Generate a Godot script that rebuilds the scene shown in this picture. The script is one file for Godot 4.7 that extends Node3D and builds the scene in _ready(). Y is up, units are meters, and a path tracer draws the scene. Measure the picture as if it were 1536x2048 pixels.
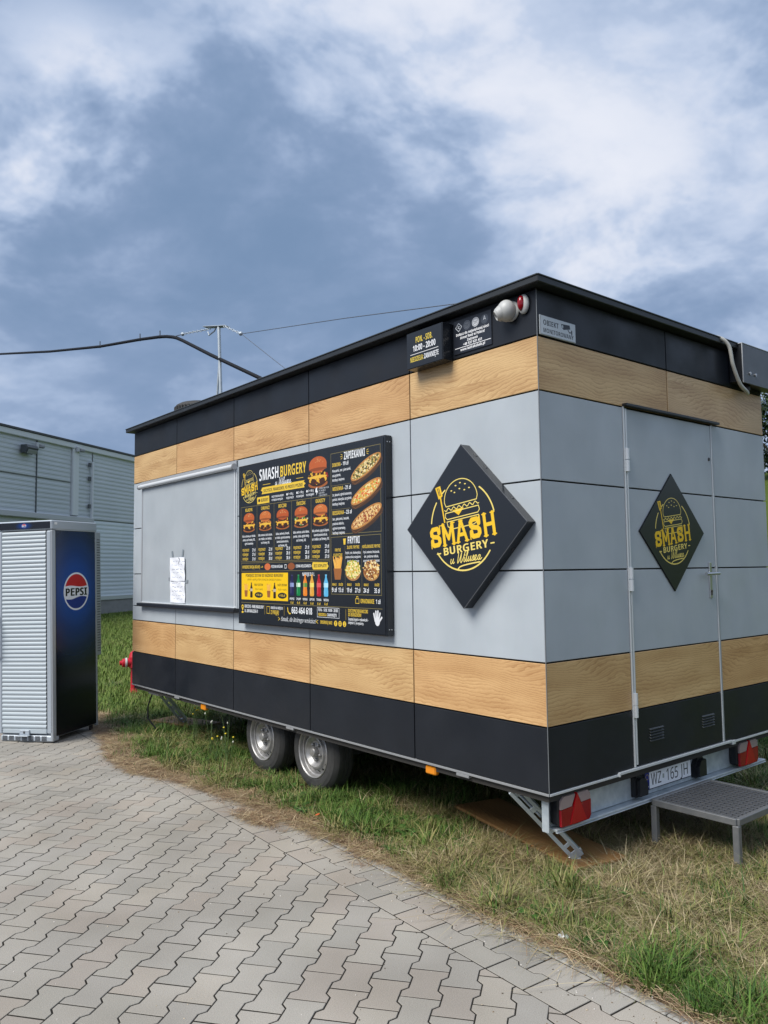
extends Node3D

# ---------------------------------------------------------------- constants
const CAM := Vector3(2.6673, 1.6387, 3.2501)
const ROT := Vector3(0.073, 0.8848, -0.0119)
const FOV := 65.856
const Y_BOT := 0.48        # bottom of the skirt
const Y_WLB := 0.819       # lower wood band
const Y_WLT := 1.147
const Y_L2 := 1.626
const Y_L1 := 2.101
const Y_WUB := 2.58        # upper wood band
const Y_WUT := 2.874
const Y_TOP := 3.13
const LEN := 5.5036
const WID := 2.516
const COLS := [-5.5036, -4.4485, -3.3155, -2.1724, -1.0331, 0.0]

var rng := RandomNumberGenerator.new()
var cam: Camera3D
var M := {}
var font_bold: SystemFont
var font_reg: SystemFont
var font_serif: SystemFont
var font_serif_bold: SystemFont
var F_LONG := Transform3D(Basis(Vector3(1, 0, 0), Vector3(0, 1, 0), Vector3(0, 0, 1)), Vector3.ZERO)
var F_END := Transform3D(Basis(Vector3(0, 0, -1), Vector3(0, 1, 0), Vector3(1, 0, 0)), Vector3.ZERO)


func _ready() -> void:
	rng.seed = 4711
	camera_and_light()
	fonts()
	materials()
	build_ground()
	build_pavement()
	build_warehouse()
	build_trees()
	build_trailer()
	build_signs()
	build_roof_things()
	build_small_fittings()
	build_step_and_boards()
	build_hydrant()
	build_fridge()
	build_vegetation()


func camera_and_light() -> void:
	cam = Camera3D.new()
	cam.name = "camera"
	cam.position = CAM
	cam.rotation = ROT
	cam.fov = FOV
	cam.near = 0.05
	cam.far = 900.0
	add_child(cam)
	cam.current = true
	var sun := DirectionalLight3D.new()
	sun.name = "sun"
	sun.light_energy = 0.55
	sun.light_color = Color(1.0, 0.98, 0.95)
	sun.light_angular_distance = 34.0
	sun.shadow_enabled = true
	add_child(sun)
	sun.look_at_from_position(Vector3(-0.04, 0.86, 0.74) * 10.0, Vector3.ZERO)
	var e := Environment.new()
	e.background_mode = Environment.BG_SKY
	e.tonemap_mode = Environment.TONE_MAPPER_LINEAR
	e.tonemap_exposure = 2.5
	e.sdfgi_enabled = true
	e.ssao_enabled = true
	e.ssil_enabled = true
	var sky := Sky.new()
	var pm := PanoramaSkyMaterial.new()
	pm.panorama = cloud_panorama()
	pm.energy_multiplier = 0.4
	sky.sky_material = pm
	e.sky = sky
	var w := WorldEnvironment.new()
	w.name = "sky"
	w.environment = e
	add_child(w)


func cloud_panorama() -> ImageTexture:
	var w := 4096
	var h := 2048
	var warp := FastNoiseLite.new()
	warp.seed = 11
	warp.frequency = 1.3
	warp.fractal_octaves = 3
	var big := FastNoiseLite.new()
	big.seed = 29
	big.noise_type = FastNoiseLite.TYPE_SIMPLEX_SMOOTH
	big.frequency = 1.9
	big.fractal_octaves = 4
	big.fractal_gain = 0.48
	var puff := FastNoiseLite.new()
	puff.seed = 61
	puff.frequency = 6.0
	puff.fractal_octaves = 6
	puff.fractal_gain = 0.61
	var blobs := [
		[Vector3(-0.535, 0.43, -0.725), 0.56, 0.085], [Vector3(-0.560, 0.52, -0.645), 0.42, 0.11],
		[Vector3(-0.62, 0.60, -0.50), 0.26, 0.12], [Vector3(-0.846, 0.500, -0.19), 0.66, 0.06],
		[Vector3(-0.81, 0.535, -0.25), 0.22, 0.05], [Vector3(-0.813, 0.43, -0.40), -0.22, 0.13],
		[Vector3(-0.762, 0.36, -0.54), -0.30, 0.13], [Vector3(-0.66, 0.43, -0.62), -0.24, 0.085],
		[Vector3(-0.905, 0.30, -0.30), -0.34, 0.12], [Vector3(-0.931, 0.195, -0.299), 0.10, 0.05],
		[Vector3(-0.39, 0.34, -0.86), 0.06, 0.08], [Vector3(-0.40, 0.49, -0.775), -0.06, 0.10],
		[Vector3(-0.66, 0.29, -0.69), 0.06, 0.06], [Vector3(-0.785, 0.605, -0.22), -0.34, 0.055],
		[Vector3(-0.56, 0.32, -0.765), -0.12, 0.06], [Vector3(-0.90, 0.40, -0.18), -0.08, 0.07]]
	var ramp := [Color(0.180, 0.280, 0.450), Color(0.255, 0.355, 0.540), Color(0.375, 0.480, 0.675), Color(0.545, 0.635, 0.810), Color(0.840, 0.865, 0.950)]
	var fwd := Vector3(-0.774, 0.35, -0.633).normalized()
	var data := PackedFloat32Array()
	data.resize(w * h * 3)
	var half := h / 2 + 24
	for j in h:
		var el := PI * (0.5 - (j + 0.5) / h)
		var cy := cos(el)
		var sy := maxf(sin(el), 0.0)
		# clouds flatten into streaks towards the horizon
		var yy := 1.55 * sqrt(sy + 0.03) + sy * 0.8
		var hz := exp(-sy / 0.07) * 0.3
		for i in w:
			var k := (j * w + i) * 3
			if j > half:
				data[k] = 0.13
				data[k + 1] = 0.16
				data[k + 2] = 0.15
				continue
			var az := TAU * (i + 0.5) / w
			var d := Vector3(sin(az) * cy, sy, -cos(az) * cy)   # u = 0 looks down -z
			var ahead := d.dot(fwd)
			if ahead < 0.35 and (i % 4 or j % 4) and i > 3 and j > 3:
				var from := k - (i % 4) * 3 - (j % 4) * w * 3   # coarser behind the camera
				data[k] = data[from]
				data[k + 1] = data[from + 1]
				data[k + 2] = data[from + 2]
				continue
			var wx := warp.get_noise_3d(d.x, yy, d.z)
			var wz := warp.get_noise_3d(d.x + 7.0, yy - 4.0, d.z)
			var qx := d.x + wx * 0.10
			var qy := yy + wz * 0.10
			var pf := puff.get_noise_3d(qx, qy, d.z)
			var f := 0.47 + big.get_noise_3d(qx, qy, d.z) * 0.44 + pf * (0.40 + 0.25 * wx) + (0.10 if pf > 0.0 else -0.05) * sqrt(absf(pf))
			if ahead > 0.55:
				var dd := d + Vector3(wx + pf * 0.5, wz * 0.6 + pf * 0.5, -wx + pf * 0.5) * 0.075
				for b in blobs:
					var r2 := dd.distance_squared_to(b[0])
					var s: float = b[2]
					if r2 < 9.0 * s * s:
						f += b[1] * exp(-0.5 * r2 / (s * s))
			f += 0.16 * (1.0 - smoothstep(-0.1, 0.6, ahead))
			f = 0.5 + 0.5 * tanh((f - 0.475) * 2.1)
			var t := clampf(f, 0.0, 0.999) * 4.0
			var lo := int(t)
			var c0: Color = ramp[lo]
			var col := c0.lerp(ramp[lo + 1], t - lo).lerp(Color(0.33, 0.46, 0.66), hz)
			data[k] = col.r
			data[k + 1] = col.g
			data[k + 2] = col.b
	var im := Image.create_from_data(w, h, false, Image.FORMAT_RGBF, data.to_byte_array())
	return ImageTexture.create_from_image(im)


# ---------------------------------------------------------------- helpers
func fonts() -> void:
	font_bold = SystemFont.new()
	font_bold.font_names = PackedStringArray(["Droid Sans"])
	font_bold.font_weight = 700
	font_reg = SystemFont.new()
	font_reg.font_names = PackedStringArray(["Droid Sans"])
	font_serif = SystemFont.new()
	font_serif.font_names = PackedStringArray(["Droid Serif"])
	font_serif_bold = SystemFont.new()
	font_serif_bold.font_names = PackedStringArray(["Droid Serif"])
	font_serif_bold.font_weight = 700


func lin(r: float, g: float, b: float) -> Color:
	return Color(r, g, b).linear_to_srgb()


func mat(c: Color, rough := 0.6, metal := 0.0, spec := 0.5) -> StandardMaterial3D:
	var m := StandardMaterial3D.new()
	m.albedo_color = c
	m.roughness = rough
	m.metallic = metal
	m.metallic_specular = spec
	return m


func noise_tex(sz: int, freq: float, octaves: int, a: Color, b: Color, sd: int, kind := FastNoiseLite.TYPE_SIMPLEX_SMOOTH) -> NoiseTexture2D:
	var n := FastNoiseLite.new()
	n.seed = sd
	n.noise_type = kind
	n.frequency = freq
	n.fractal_octaves = octaves
	var t := NoiseTexture2D.new()
	t.width = sz
	t.height = sz
	t.seamless = true
	t.noise = n
	var g := Gradient.new()
	g.set_color(0, a.linear_to_srgb())   # ramps are given as linear factors
	g.set_color(1, b.linear_to_srgb())
	t.color_ramp = g
	return t


func worldly(m: StandardMaterial3D, t: Texture2D, scale: float, as_bump := 0.0) -> StandardMaterial3D:
	m.albedo_texture = t
	m.uv1_triplanar = true
	m.uv1_world_triplanar = true
	m.uv1_scale = Vector3.ONE * scale
	if as_bump > 0.0:
		m.heightmap_enabled = true
		m.heightmap_texture = t
		m.heightmap_scale = as_bump
	return m


func blotch(m: StandardMaterial3D, t: Texture2D, scale: float) -> StandardMaterial3D:
	m.detail_enabled = true
	m.detail_albedo = t
	m.detail_blend_mode = BaseMaterial3D.BLEND_MODE_MUL
	m.detail_uv_layer = BaseMaterial3D.DETAIL_UV_2
	m.uv2_triplanar = true
	m.uv2_world_triplanar = true
	m.uv2_scale = Vector3.ONE * scale
	return m


func mb() -> SurfaceTool:
	var st := SurfaceTool.new()
	st.begin(Mesh.PRIMITIVE_TRIANGLES)
	return st


func tri(st: SurfaceTool, a: Vector3, b: Vector3, c: Vector3, n: Vector3, ua := Vector2.ZERO, ub := Vector2.ZERO, uc := Vector2.ZERO) -> void:
	st.set_normal(n)
	if (b - a).cross(c - a).dot(n) > 0.0:
		st.set_uv(ua); st.add_vertex(a)
		st.set_uv(uc); st.add_vertex(c)
		st.set_uv(ub); st.add_vertex(b)
	else:
		st.set_uv(ua); st.add_vertex(a)
		st.set_uv(ub); st.add_vertex(b)
		st.set_uv(uc); st.add_vertex(c)


func quad(st: SurfaceTool, a: Vector3, b: Vector3, c: Vector3, d: Vector3, n: Vector3, ua := Vector2.ZERO, ub := Vector2.ZERO, uc := Vector2.ZERO, ud := Vector2.ZERO) -> void:
	tri(st, a, b, c, n, ua, ub, uc)
	tri(st, a, c, d, n, ua, uc, ud)


# bevelled box; UV in metres on each face
func rbox(st: SurfaceTool, t: Transform3D, s: Vector3, b := 0.0, uvo := Vector2.ZERO) -> void:
	var h := s * 0.5
	b = minf(b, minf(h.x, minf(h.y, h.z)) * 0.9)
	var nb := t.basis.orthonormalized()
	for ax in 3:
		var a1 := (ax + 1) % 3
		var a2 := (ax + 2) % 3
		for sg in [-1.0, 1.0]:
			var n := Vector3.ZERO
			n[ax] = sg
			var ps := []
			var us := []
			for k in [[-1, -1], [1, -1], [1, 1], [-1, 1]]:
				var p := Vector3.ZERO
				p[ax] = sg * h[ax]
				p[a1] = k[0] * (h[a1] - b)
				p[a2] = k[1] * (h[a2] - b)
				ps.append(t * p)
				var uv := Vector2(p.x, -p.y)
				if ax == 0:
					uv = Vector2(p.z, -p.y)
				elif ax == 1:
					uv = Vector2(p.x, p.z)
				us.append(uv + uvo)
			quad(st, ps[0], ps[1], ps[2], ps[3], nb * n, us[0], us[1], us[2], us[3])
	if b <= 0.0:
		return
	for ax in 3:   # edges parallel to ax
		var a1 := (ax + 1) % 3
		var a2 := (ax + 2) % 3
		for s1 in [-1.0, 1.0]:
			for s2 in [-1.0, 1.0]:
				var n := Vector3.ZERO
				n[a1] = s1
				n[a2] = s2
				var ps := []
				for k in [[-1, 0], [1, 0], [1, 1], [-1, 1]]:
					var p := Vector3.ZERO
					p[ax] = k[0] * (h[ax] - b)
					p[a1] = s1 * (h[a1] - (b if k[1] == 1 else 0.0))
					p[a2] = s2 * (h[a2] - (0.0 if k[1] == 1 else b))
					ps.append(t * p)
				quad(st, ps[0], ps[1], ps[2], ps[3], (nb * n).normalized(), uvo, uvo, uvo, uvo)
	for sx in [-1.0, 1.0]:
		for sy in [-1.0, 1.0]:
			for sz in [-1.0, 1.0]:
				var sg := Vector3(sx, sy, sz)
				var c := h * sg
				tri(st, t * (c - Vector3(0, sy, sz) * b), t * (c - Vector3(sx, 0, sz) * b), t * (c - Vector3(sx, sy, 0) * b), (nb * sg).normalized(), uvo, uvo, uvo)


func box_at(st: SurfaceTool, f: Transform3D, u0: float, u1: float, y0: float, y1: float, d0: float, d1: float, b := 0.0, uvo := Vector2.ZERO) -> void:
	rbox(st, f * Transform3D(Basis.IDENTITY, Vector3((u0 + u1) / 2, (y0 + y1) / 2, (d0 + d1) / 2)), Vector3(u1 - u0, y1 - y0, d1 - d0).abs(), b, uvo)


func bar(st: SurfaceTool, a: Vector3, b: Vector3, w: float, h: float, bev := 0.0, up := Vector3.UP) -> void:
	var z := (b - a).normalized()
	var x := up.cross(z).normalized()
	if x.length() < 0.5:
		x = Vector3.RIGHT.cross(z).normalized()
	var y := z.cross(x)
	rbox(st, Transform3D(Basis(x, y, z), (a + b) / 2), Vector3(w, h, a.distance_to(b)), bev)


func tube(st: SurfaceTool, pts: Array, r: float, sides := 10, caps := true) -> void:
	var n := pts.size()
	var rings := []
	var norms := []
	var side := Vector3.ZERO
	for i in n:
		var d: Vector3 = (pts[mini(i + 1, n - 1)] - pts[maxi(i - 1, 0)]).normalized()
		if i == 0:
			side = d.cross(Vector3.UP)
			if side.length() < 0.1:
				side = d.cross(Vector3.RIGHT)
		side = (side - d * side.dot(d)).normalized()
		var up := side.cross(d)
		var ring := []
		var nr := []
		for k in sides:
			var a := TAU * k / sides
			var v := side * cos(a) + up * sin(a)
			ring.append(pts[i] + v * r)
			nr.append(v)
		rings.append(ring)
		norms.append(nr)
		if caps and (i == 0 or i == n - 1):
			for k in range(1, sides - 1):
				tri(st, ring[0], ring[k], ring[k + 1], -d if i == 0 else d)
	for i in n - 1:
		for k in sides:
			var k2 := (k + 1) % sides
			smooth_quad(st, [rings[i][k], rings[i][k2], rings[i + 1][k2], rings[i + 1][k]], [norms[i][k], norms[i][k2], norms[i + 1][k2], norms[i + 1][k]])


func smooth_quad(st: SurfaceTool, p: Array, n: Array, uv: Array = []) -> void:
	var order := [0, 1, 2, 0, 2, 3]
	var g: Vector3 = (p[1] - p[0]).cross(p[2] - p[0])
	if g.length() < 1e-12:
		g = (p[2] - p[0]).cross(p[3] - p[0])
	if g.dot(n[0] + n[1] + n[2] + n[3]) > 0.0:
		order = [0, 2, 1, 0, 3, 2]
	for k in order:
		st.set_normal(n[k])
		st.set_uv(uv[k] if uv else Vector2.ZERO)
		st.add_vertex(p[k])


# profile: Array of Vector2(radius, height along local y)
func lathe(st: SurfaceTool, t: Transform3D, prof: Array, sides := 24, from := 0.0, to := TAU) -> void:
	var nb := t.basis.orthonormalized()
	for i in prof.size() - 1:
		var a: Vector2 = prof[i]
		var b: Vector2 = prof[i + 1]
		var e := b - a
		if e.length() < 1e-9:
			continue
		var nn := Vector2(e.y, -e.x).normalized()
		for k in sides:
			var a0 := from + (to - from) * k / sides
			var a1 := from + (to - from) * (k + 1) / sides
			var c0 := Vector3(cos(a0), 0, sin(a0))
			var c1 := Vector3(cos(a1), 0, sin(a1))
			var ps := [t * (c0 * a.x + Vector3.UP * a.y), t * (c1 * a.x + Vector3.UP * a.y), t * (c1 * b.x + Vector3.UP * b.y), t * (c0 * b.x + Vector3.UP * b.y)]
			var n0 := nb * (c0 * nn.x + Vector3.UP * nn.y)
			var n1 := nb * (c1 * nn.x + Vector3.UP * nn.y)
			smooth_quad(st, ps, [n0, n1, n1, n0])


# polygon in local xy, from z0 to z1
func prism(st: SurfaceTool, t: Transform3D, poly: PackedVector2Array, z0: float, z1: float, uv_scale := Vector2.ONE, uv_off := Vector2.ZERO) -> void:
	var nb := t.basis.orthonormalized()
	var idx := Geometry2D.triangulate_polygon(poly)
	for i in range(0, idx.size(), 3):
		var a := poly[idx[i]]
		var b := poly[idx[i + 1]]
		var c := poly[idx[i + 2]]
		for zz in [z0, z1]:
			var n := nb * Vector3(0, 0, 1.0 if zz == maxf(z0, z1) else -1.0)
			tri(st, t * Vector3(a.x, a.y, zz), t * Vector3(b.x, b.y, zz), t * Vector3(c.x, c.y, zz), n, a * uv_scale + uv_off, b * uv_scale + uv_off, c * uv_scale + uv_off)
	var area := 0.0
	for i in poly.size():
		area += poly[i].cross(poly[(i + 1) % poly.size()])
	for i in poly.size():
		var a := poly[i]
		var b := poly[(i + 1) % poly.size()]
		var e := (b - a).normalized()
		var n2 := Vector2(e.y, -e.x) * signf(area)
		quad(st, t * Vector3(a.x, a.y, z0), t * Vector3(b.x, b.y, z0), t * Vector3(b.x, b.y, z1), t * Vector3(a.x, a.y, z1), nb * Vector3(n2.x, n2.y, 0))


func ellipsoid(st: SurfaceTool, t: Transform3D, r: Vector3, rings := 10, sides := 16, v0 := -PI / 2, v1 := PI / 2) -> void:
	for i in rings:
		var a := v0 + (v1 - v0) * i / rings
		var b := v0 + (v1 - v0) * (i + 1) / rings
		for k in sides:
			var p := []
			var n := []
			for q in [[a, k], [a, k + 1], [b, k + 1], [b, k]]:
				var an: float = TAU * q[1] / sides
				var u := Vector3(cos(q[0]) * cos(an), sin(q[0]), cos(q[0]) * sin(an))
				p.append(t * (u * r))
				n.append((t.basis * (u / r)).normalized())
			smooth_quad(st, p, n)


func obj(called: String, st: SurfaceTool, m: Material, parent: Node = self) -> MeshInstance3D:
	var o := MeshInstance3D.new()
	o.name = called
	o.mesh = st.commit()
	o.material_override = m
	parent.add_child(o, true)
	return o


func inst(called: String, mesh: Mesh, m: Material, parent: Node, t := Transform3D()) -> MeshInstance3D:
	var o := MeshInstance3D.new()
	o.name = called
	o.mesh = mesh
	o.material_override = m
	o.transform = t
	parent.add_child(o, true)
	return o


func tag(o: Node, label: String, category := "", group := "") -> Node:
	o.set_meta("label", label)
	if category:
		o.set_meta("category", category)
	if group:
		o.set_meta("group", group)
	return o


func thing(called: String, label: String, category: String, group := "", at := Vector3.ZERO) -> Node3D:
	var o := Node3D.new()
	o.name = called
	o.position = at
	add_child(o, true)
	tag(o, label, category, group)
	return o


func spot(at: Vector3, b := Basis.IDENTITY) -> Transform3D:
	return Transform3D(b, at)


func put(x: float, y: float, z: float) -> Transform3D:
	return Transform3D(Basis.IDENTITY, Vector3(x, y, z))


# pixel (of 768 x 1024) at which a point appears; used only to decide how far the paving and grass are worth building
func seen_at(p: Vector3) -> Vector3:
	var q := Transform3D(Basis.from_euler(ROT), CAM).affine_inverse() * p
	if q.z > -0.1:
		return Vector3(-9999, 0, 1)
	var f := 512.0 / tan(deg_to_rad(FOV) / 2)
	return Vector3(384 + f * q.x / -q.z, 512 - f * q.y / -q.z, -q.z)


# ---------------------------------------------------------------- drawing flat print
func p_tri(im: Image, a: Vector2, b: Vector2, c: Vector2, col: Color) -> void:
	var lo := int(ceil(minf(a.y, minf(b.y, c.y)) - 0.5))
	var hi := int(floor(maxf(a.y, maxf(b.y, c.y)) - 0.5))
	lo = maxi(lo, 0)
	hi = mini(hi, im.get_height() - 1)
	for y in range(lo, hi + 1):
		var yy := y + 0.5
		var x0 := 1e9
		var x1 := -1e9
		for e in [[a, b], [b, c], [c, a]]:
			var p: Vector2 = e[0]
			var q: Vector2 = e[1]
			if (p.y <= yy and q.y > yy) or (q.y <= yy and p.y > yy):
				var x := p.x + (q.x - p.x) * (yy - p.y) / (q.y - p.y)
				x0 = minf(x0, x)
				x1 = maxf(x1, x)
		var xa := int(ceil(x0 - 0.5))
		var xb := int(floor(x1 - 0.5))
		if xb >= xa:
			im.fill_rect(Rect2i(xa, y, xb - xa + 1, 1), col)


func p_poly(im: Image, pts: PackedVector2Array, col: Color) -> void:
	var idx := Geometry2D.triangulate_polygon(pts)
	for i in range(0, idx.size(), 3):
		p_tri(im, pts[idx[i]], pts[idx[i + 1]], pts[idx[i + 2]], col)


func p_ell(im: Image, c: Vector2, rx: float, ry: float, col: Color, turn := 0.0) -> void:
	if turn != 0.0:
		var pts := PackedVector2Array()
		for k in 28:
			pts.append(c + Vector2(cos(TAU * k / 28) * rx, sin(TAU * k / 28) * ry).rotated(turn))
		p_poly(im, pts, col)
		return
	for y in range(int(ceil(c.y - ry - 0.5)), int(floor(c.y + ry - 0.5)) + 1):
		var t := (y + 0.5 - c.y) / ry
		var w := rx * sqrt(maxf(0.0, 1.0 - t * t))
		var xa := int(ceil(c.x - w - 0.5))
		var xb := int(floor(c.x + w - 0.5))
		if xb >= xa:
			im.fill_rect(Rect2i(xa, y, xb - xa + 1, 1), col)


func p_stroke(im: Image, pts: Array, w: float, col: Color, closed := false) -> void:
	var n := pts.size()
	for i in (n if closed else n - 1):
		var a: Vector2 = pts[i]
		var b: Vector2 = pts[(i + 1) % n]
		var s := (b - a).normalized().orthogonal() * w / 2
		p_tri(im, a + s, b + s, b - s, col)
		p_tri(im, a + s, b - s, a - s, col)
		if w > 2.5:
			p_ell(im, a, w / 2, w / 2, col)
			p_ell(im, b, w / 2, w / 2, col)


func p_rect(im: Image, x: float, y: float, w: float, h: float, col: Color) -> void:
	im.fill_rect(Rect2i(int(x), int(y), maxi(1, int(w)), maxi(1, int(h))), col)


func p_frame(im: Image, x: float, y: float, w: float, h: float, t: float, col: Color) -> void:
	p_rect(im, x, y, w, t, col)
	p_rect(im, x, y + h - t, w, t, col)
	p_rect(im, x, y, t, h, col)
	p_rect(im, x + w - t, y, t, h, col)


var caps := {}
# text with its baseline at y; h is the height of a capital; fit > 0 squeezes the line to that width; align -1 left, 0 middle, 1 right
func p_text(im: Image, s: String, x: float, y: float, h: float, col: Color, font: Font, align := -1, fit := 0.0, shear := 0.0, turn := 0.0) -> void:
	if not caps.has(font):
		var hm := TextMesh.new()
		hm.font = font
		hm.font_size = 64
		hm.pixel_size = 1.0
		hm.depth = 0.0
		hm.text = "H"
		var bb := hm.get_aabb()
		caps[font] = [bb.position.y, bb.size.y]
	var tm := TextMesh.new()
	tm.font = font
	tm.font_size = 64
	tm.pixel_size = 1.0
	tm.depth = 0.0
	tm.curve_step = 2.0
	tm.text = s
	var arr := tm.surface_get_arrays(0) if tm.get_surface_count() else []
	if arr.is_empty():
		return
	var v: PackedVector3Array = arr[Mesh.ARRAY_VERTEX]
	var idx = arr[Mesh.ARRAY_INDEX]
	var bb := tm.get_aabb()
	var k: float = h / caps[font][1]
	var kx := k
	if fit > 0.0:
		kx = fit / bb.size.x
	var wid := bb.size.x * kx
	var off := 0.0 if align < 0 else (-wid / 2 if align == 0 else -wid)
	var pts := PackedVector2Array()
	for p in v:
		var q := Vector2((p.x - bb.position.x) * kx + off, -(p.y - caps[font][0]) * k)
		q.x -= q.y * shear
		pts.append(Vector2(x, y) + q.rotated(turn))
	if idx == null:
		idx = range(v.size())
	for i in range(0, idx.size(), 3):
		p_tri(im, pts[idx[i]], pts[idx[i + 1]], pts[idx[i + 2]], col)


func print_mat(im: Image, rough := 0.35) -> StandardMaterial3D:
	im.generate_mipmaps()
	var m := mat(Color.WHITE, rough)
	m.albedo_texture = ImageTexture.create_from_image(im)
	m.texture_repeat = false
	return m


# a printed sheet in a face's plane: u0..u1, y0..y1 at depth d
func sheet(called: String, f: Transform3D, u0: float, u1: float, y0: float, y1: float, d: float, m: Material, parent: Node) -> MeshInstance3D:
	var st := mb()
	quad(st, f * Vector3(u0, y1, d), f * Vector3(u1, y1, d), f * Vector3(u1, y0, d), f * Vector3(u0, y0, d), f.basis.z, Vector2(0, 0), Vector2(1, 0), Vector2(1, 1), Vector2(0, 1))
	return obj(called, st, m, parent)


# ---------------------------------------------------------------- materials
func wood_texture(sd: int) -> ImageTexture:
	var w := 1024
	var h := 512
	var a := FastNoiseLite.new()
	a.seed = sd
	a.frequency = 0.0022
	a.fractal_octaves = 2
	var b := FastNoiseLite.new()
	b.seed = sd + 1
	b.frequency = 0.05
	b.fractal_octaves = 3
	var data := PackedByteArray()
	data.resize(w * h * 3)
	var light := Color(0.835, 0.715, 0.54)
	var dark := Color(0.655, 0.51, 0.35)
	for y in h:
		for x in w:
			# growth rings cut lengthwise: long loops, closer together towards the edges of a board
			var xx := absf(x - 512.0) * 2.0
			var drift := a.get_noise_2d(xx * 0.26, y * 1.5) * 95.0
			var g := (y + drift + b.get_noise_2d(xx * 0.12, y * 0.5) * 7.0) / 15.0
			var fr := g - floorf(g)
			var ring := pow(fr, 2.6) * (0.7 + 0.5 * b.get_noise_2d(xx * 0.05, y * 0.2 + 300.0))
			var g2 := (y + drift * 0.8) / 6.0
			var ring2 := pow(g2 - floorf(g2), 2.0) * 0.34
			var pore := maxf(0.0, b.get_noise_2d(xx * 0.32, y * 13.0)) * 0.6
			var tone := a.get_noise_2d(xx * 0.4 + 900.0, y * 3.0) * 0.42
			var k := clampf(0.08 + ring * 0.78 + ring2 + pore * 0.5 + tone, 0.0, 1.0)
			var c := light.lerp(dark, k)
			var i := (y * w + x) * 3
			data[i] = int(c.r * 255)
			data[i + 1] = int(c.g * 255)
			data[i + 2] = int(c.b * 255)
	var im := Image.create_from_data(w, h, false, Image.FORMAT_RGB8, data)
	return ImageTexture.create_from_image(im)


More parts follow.
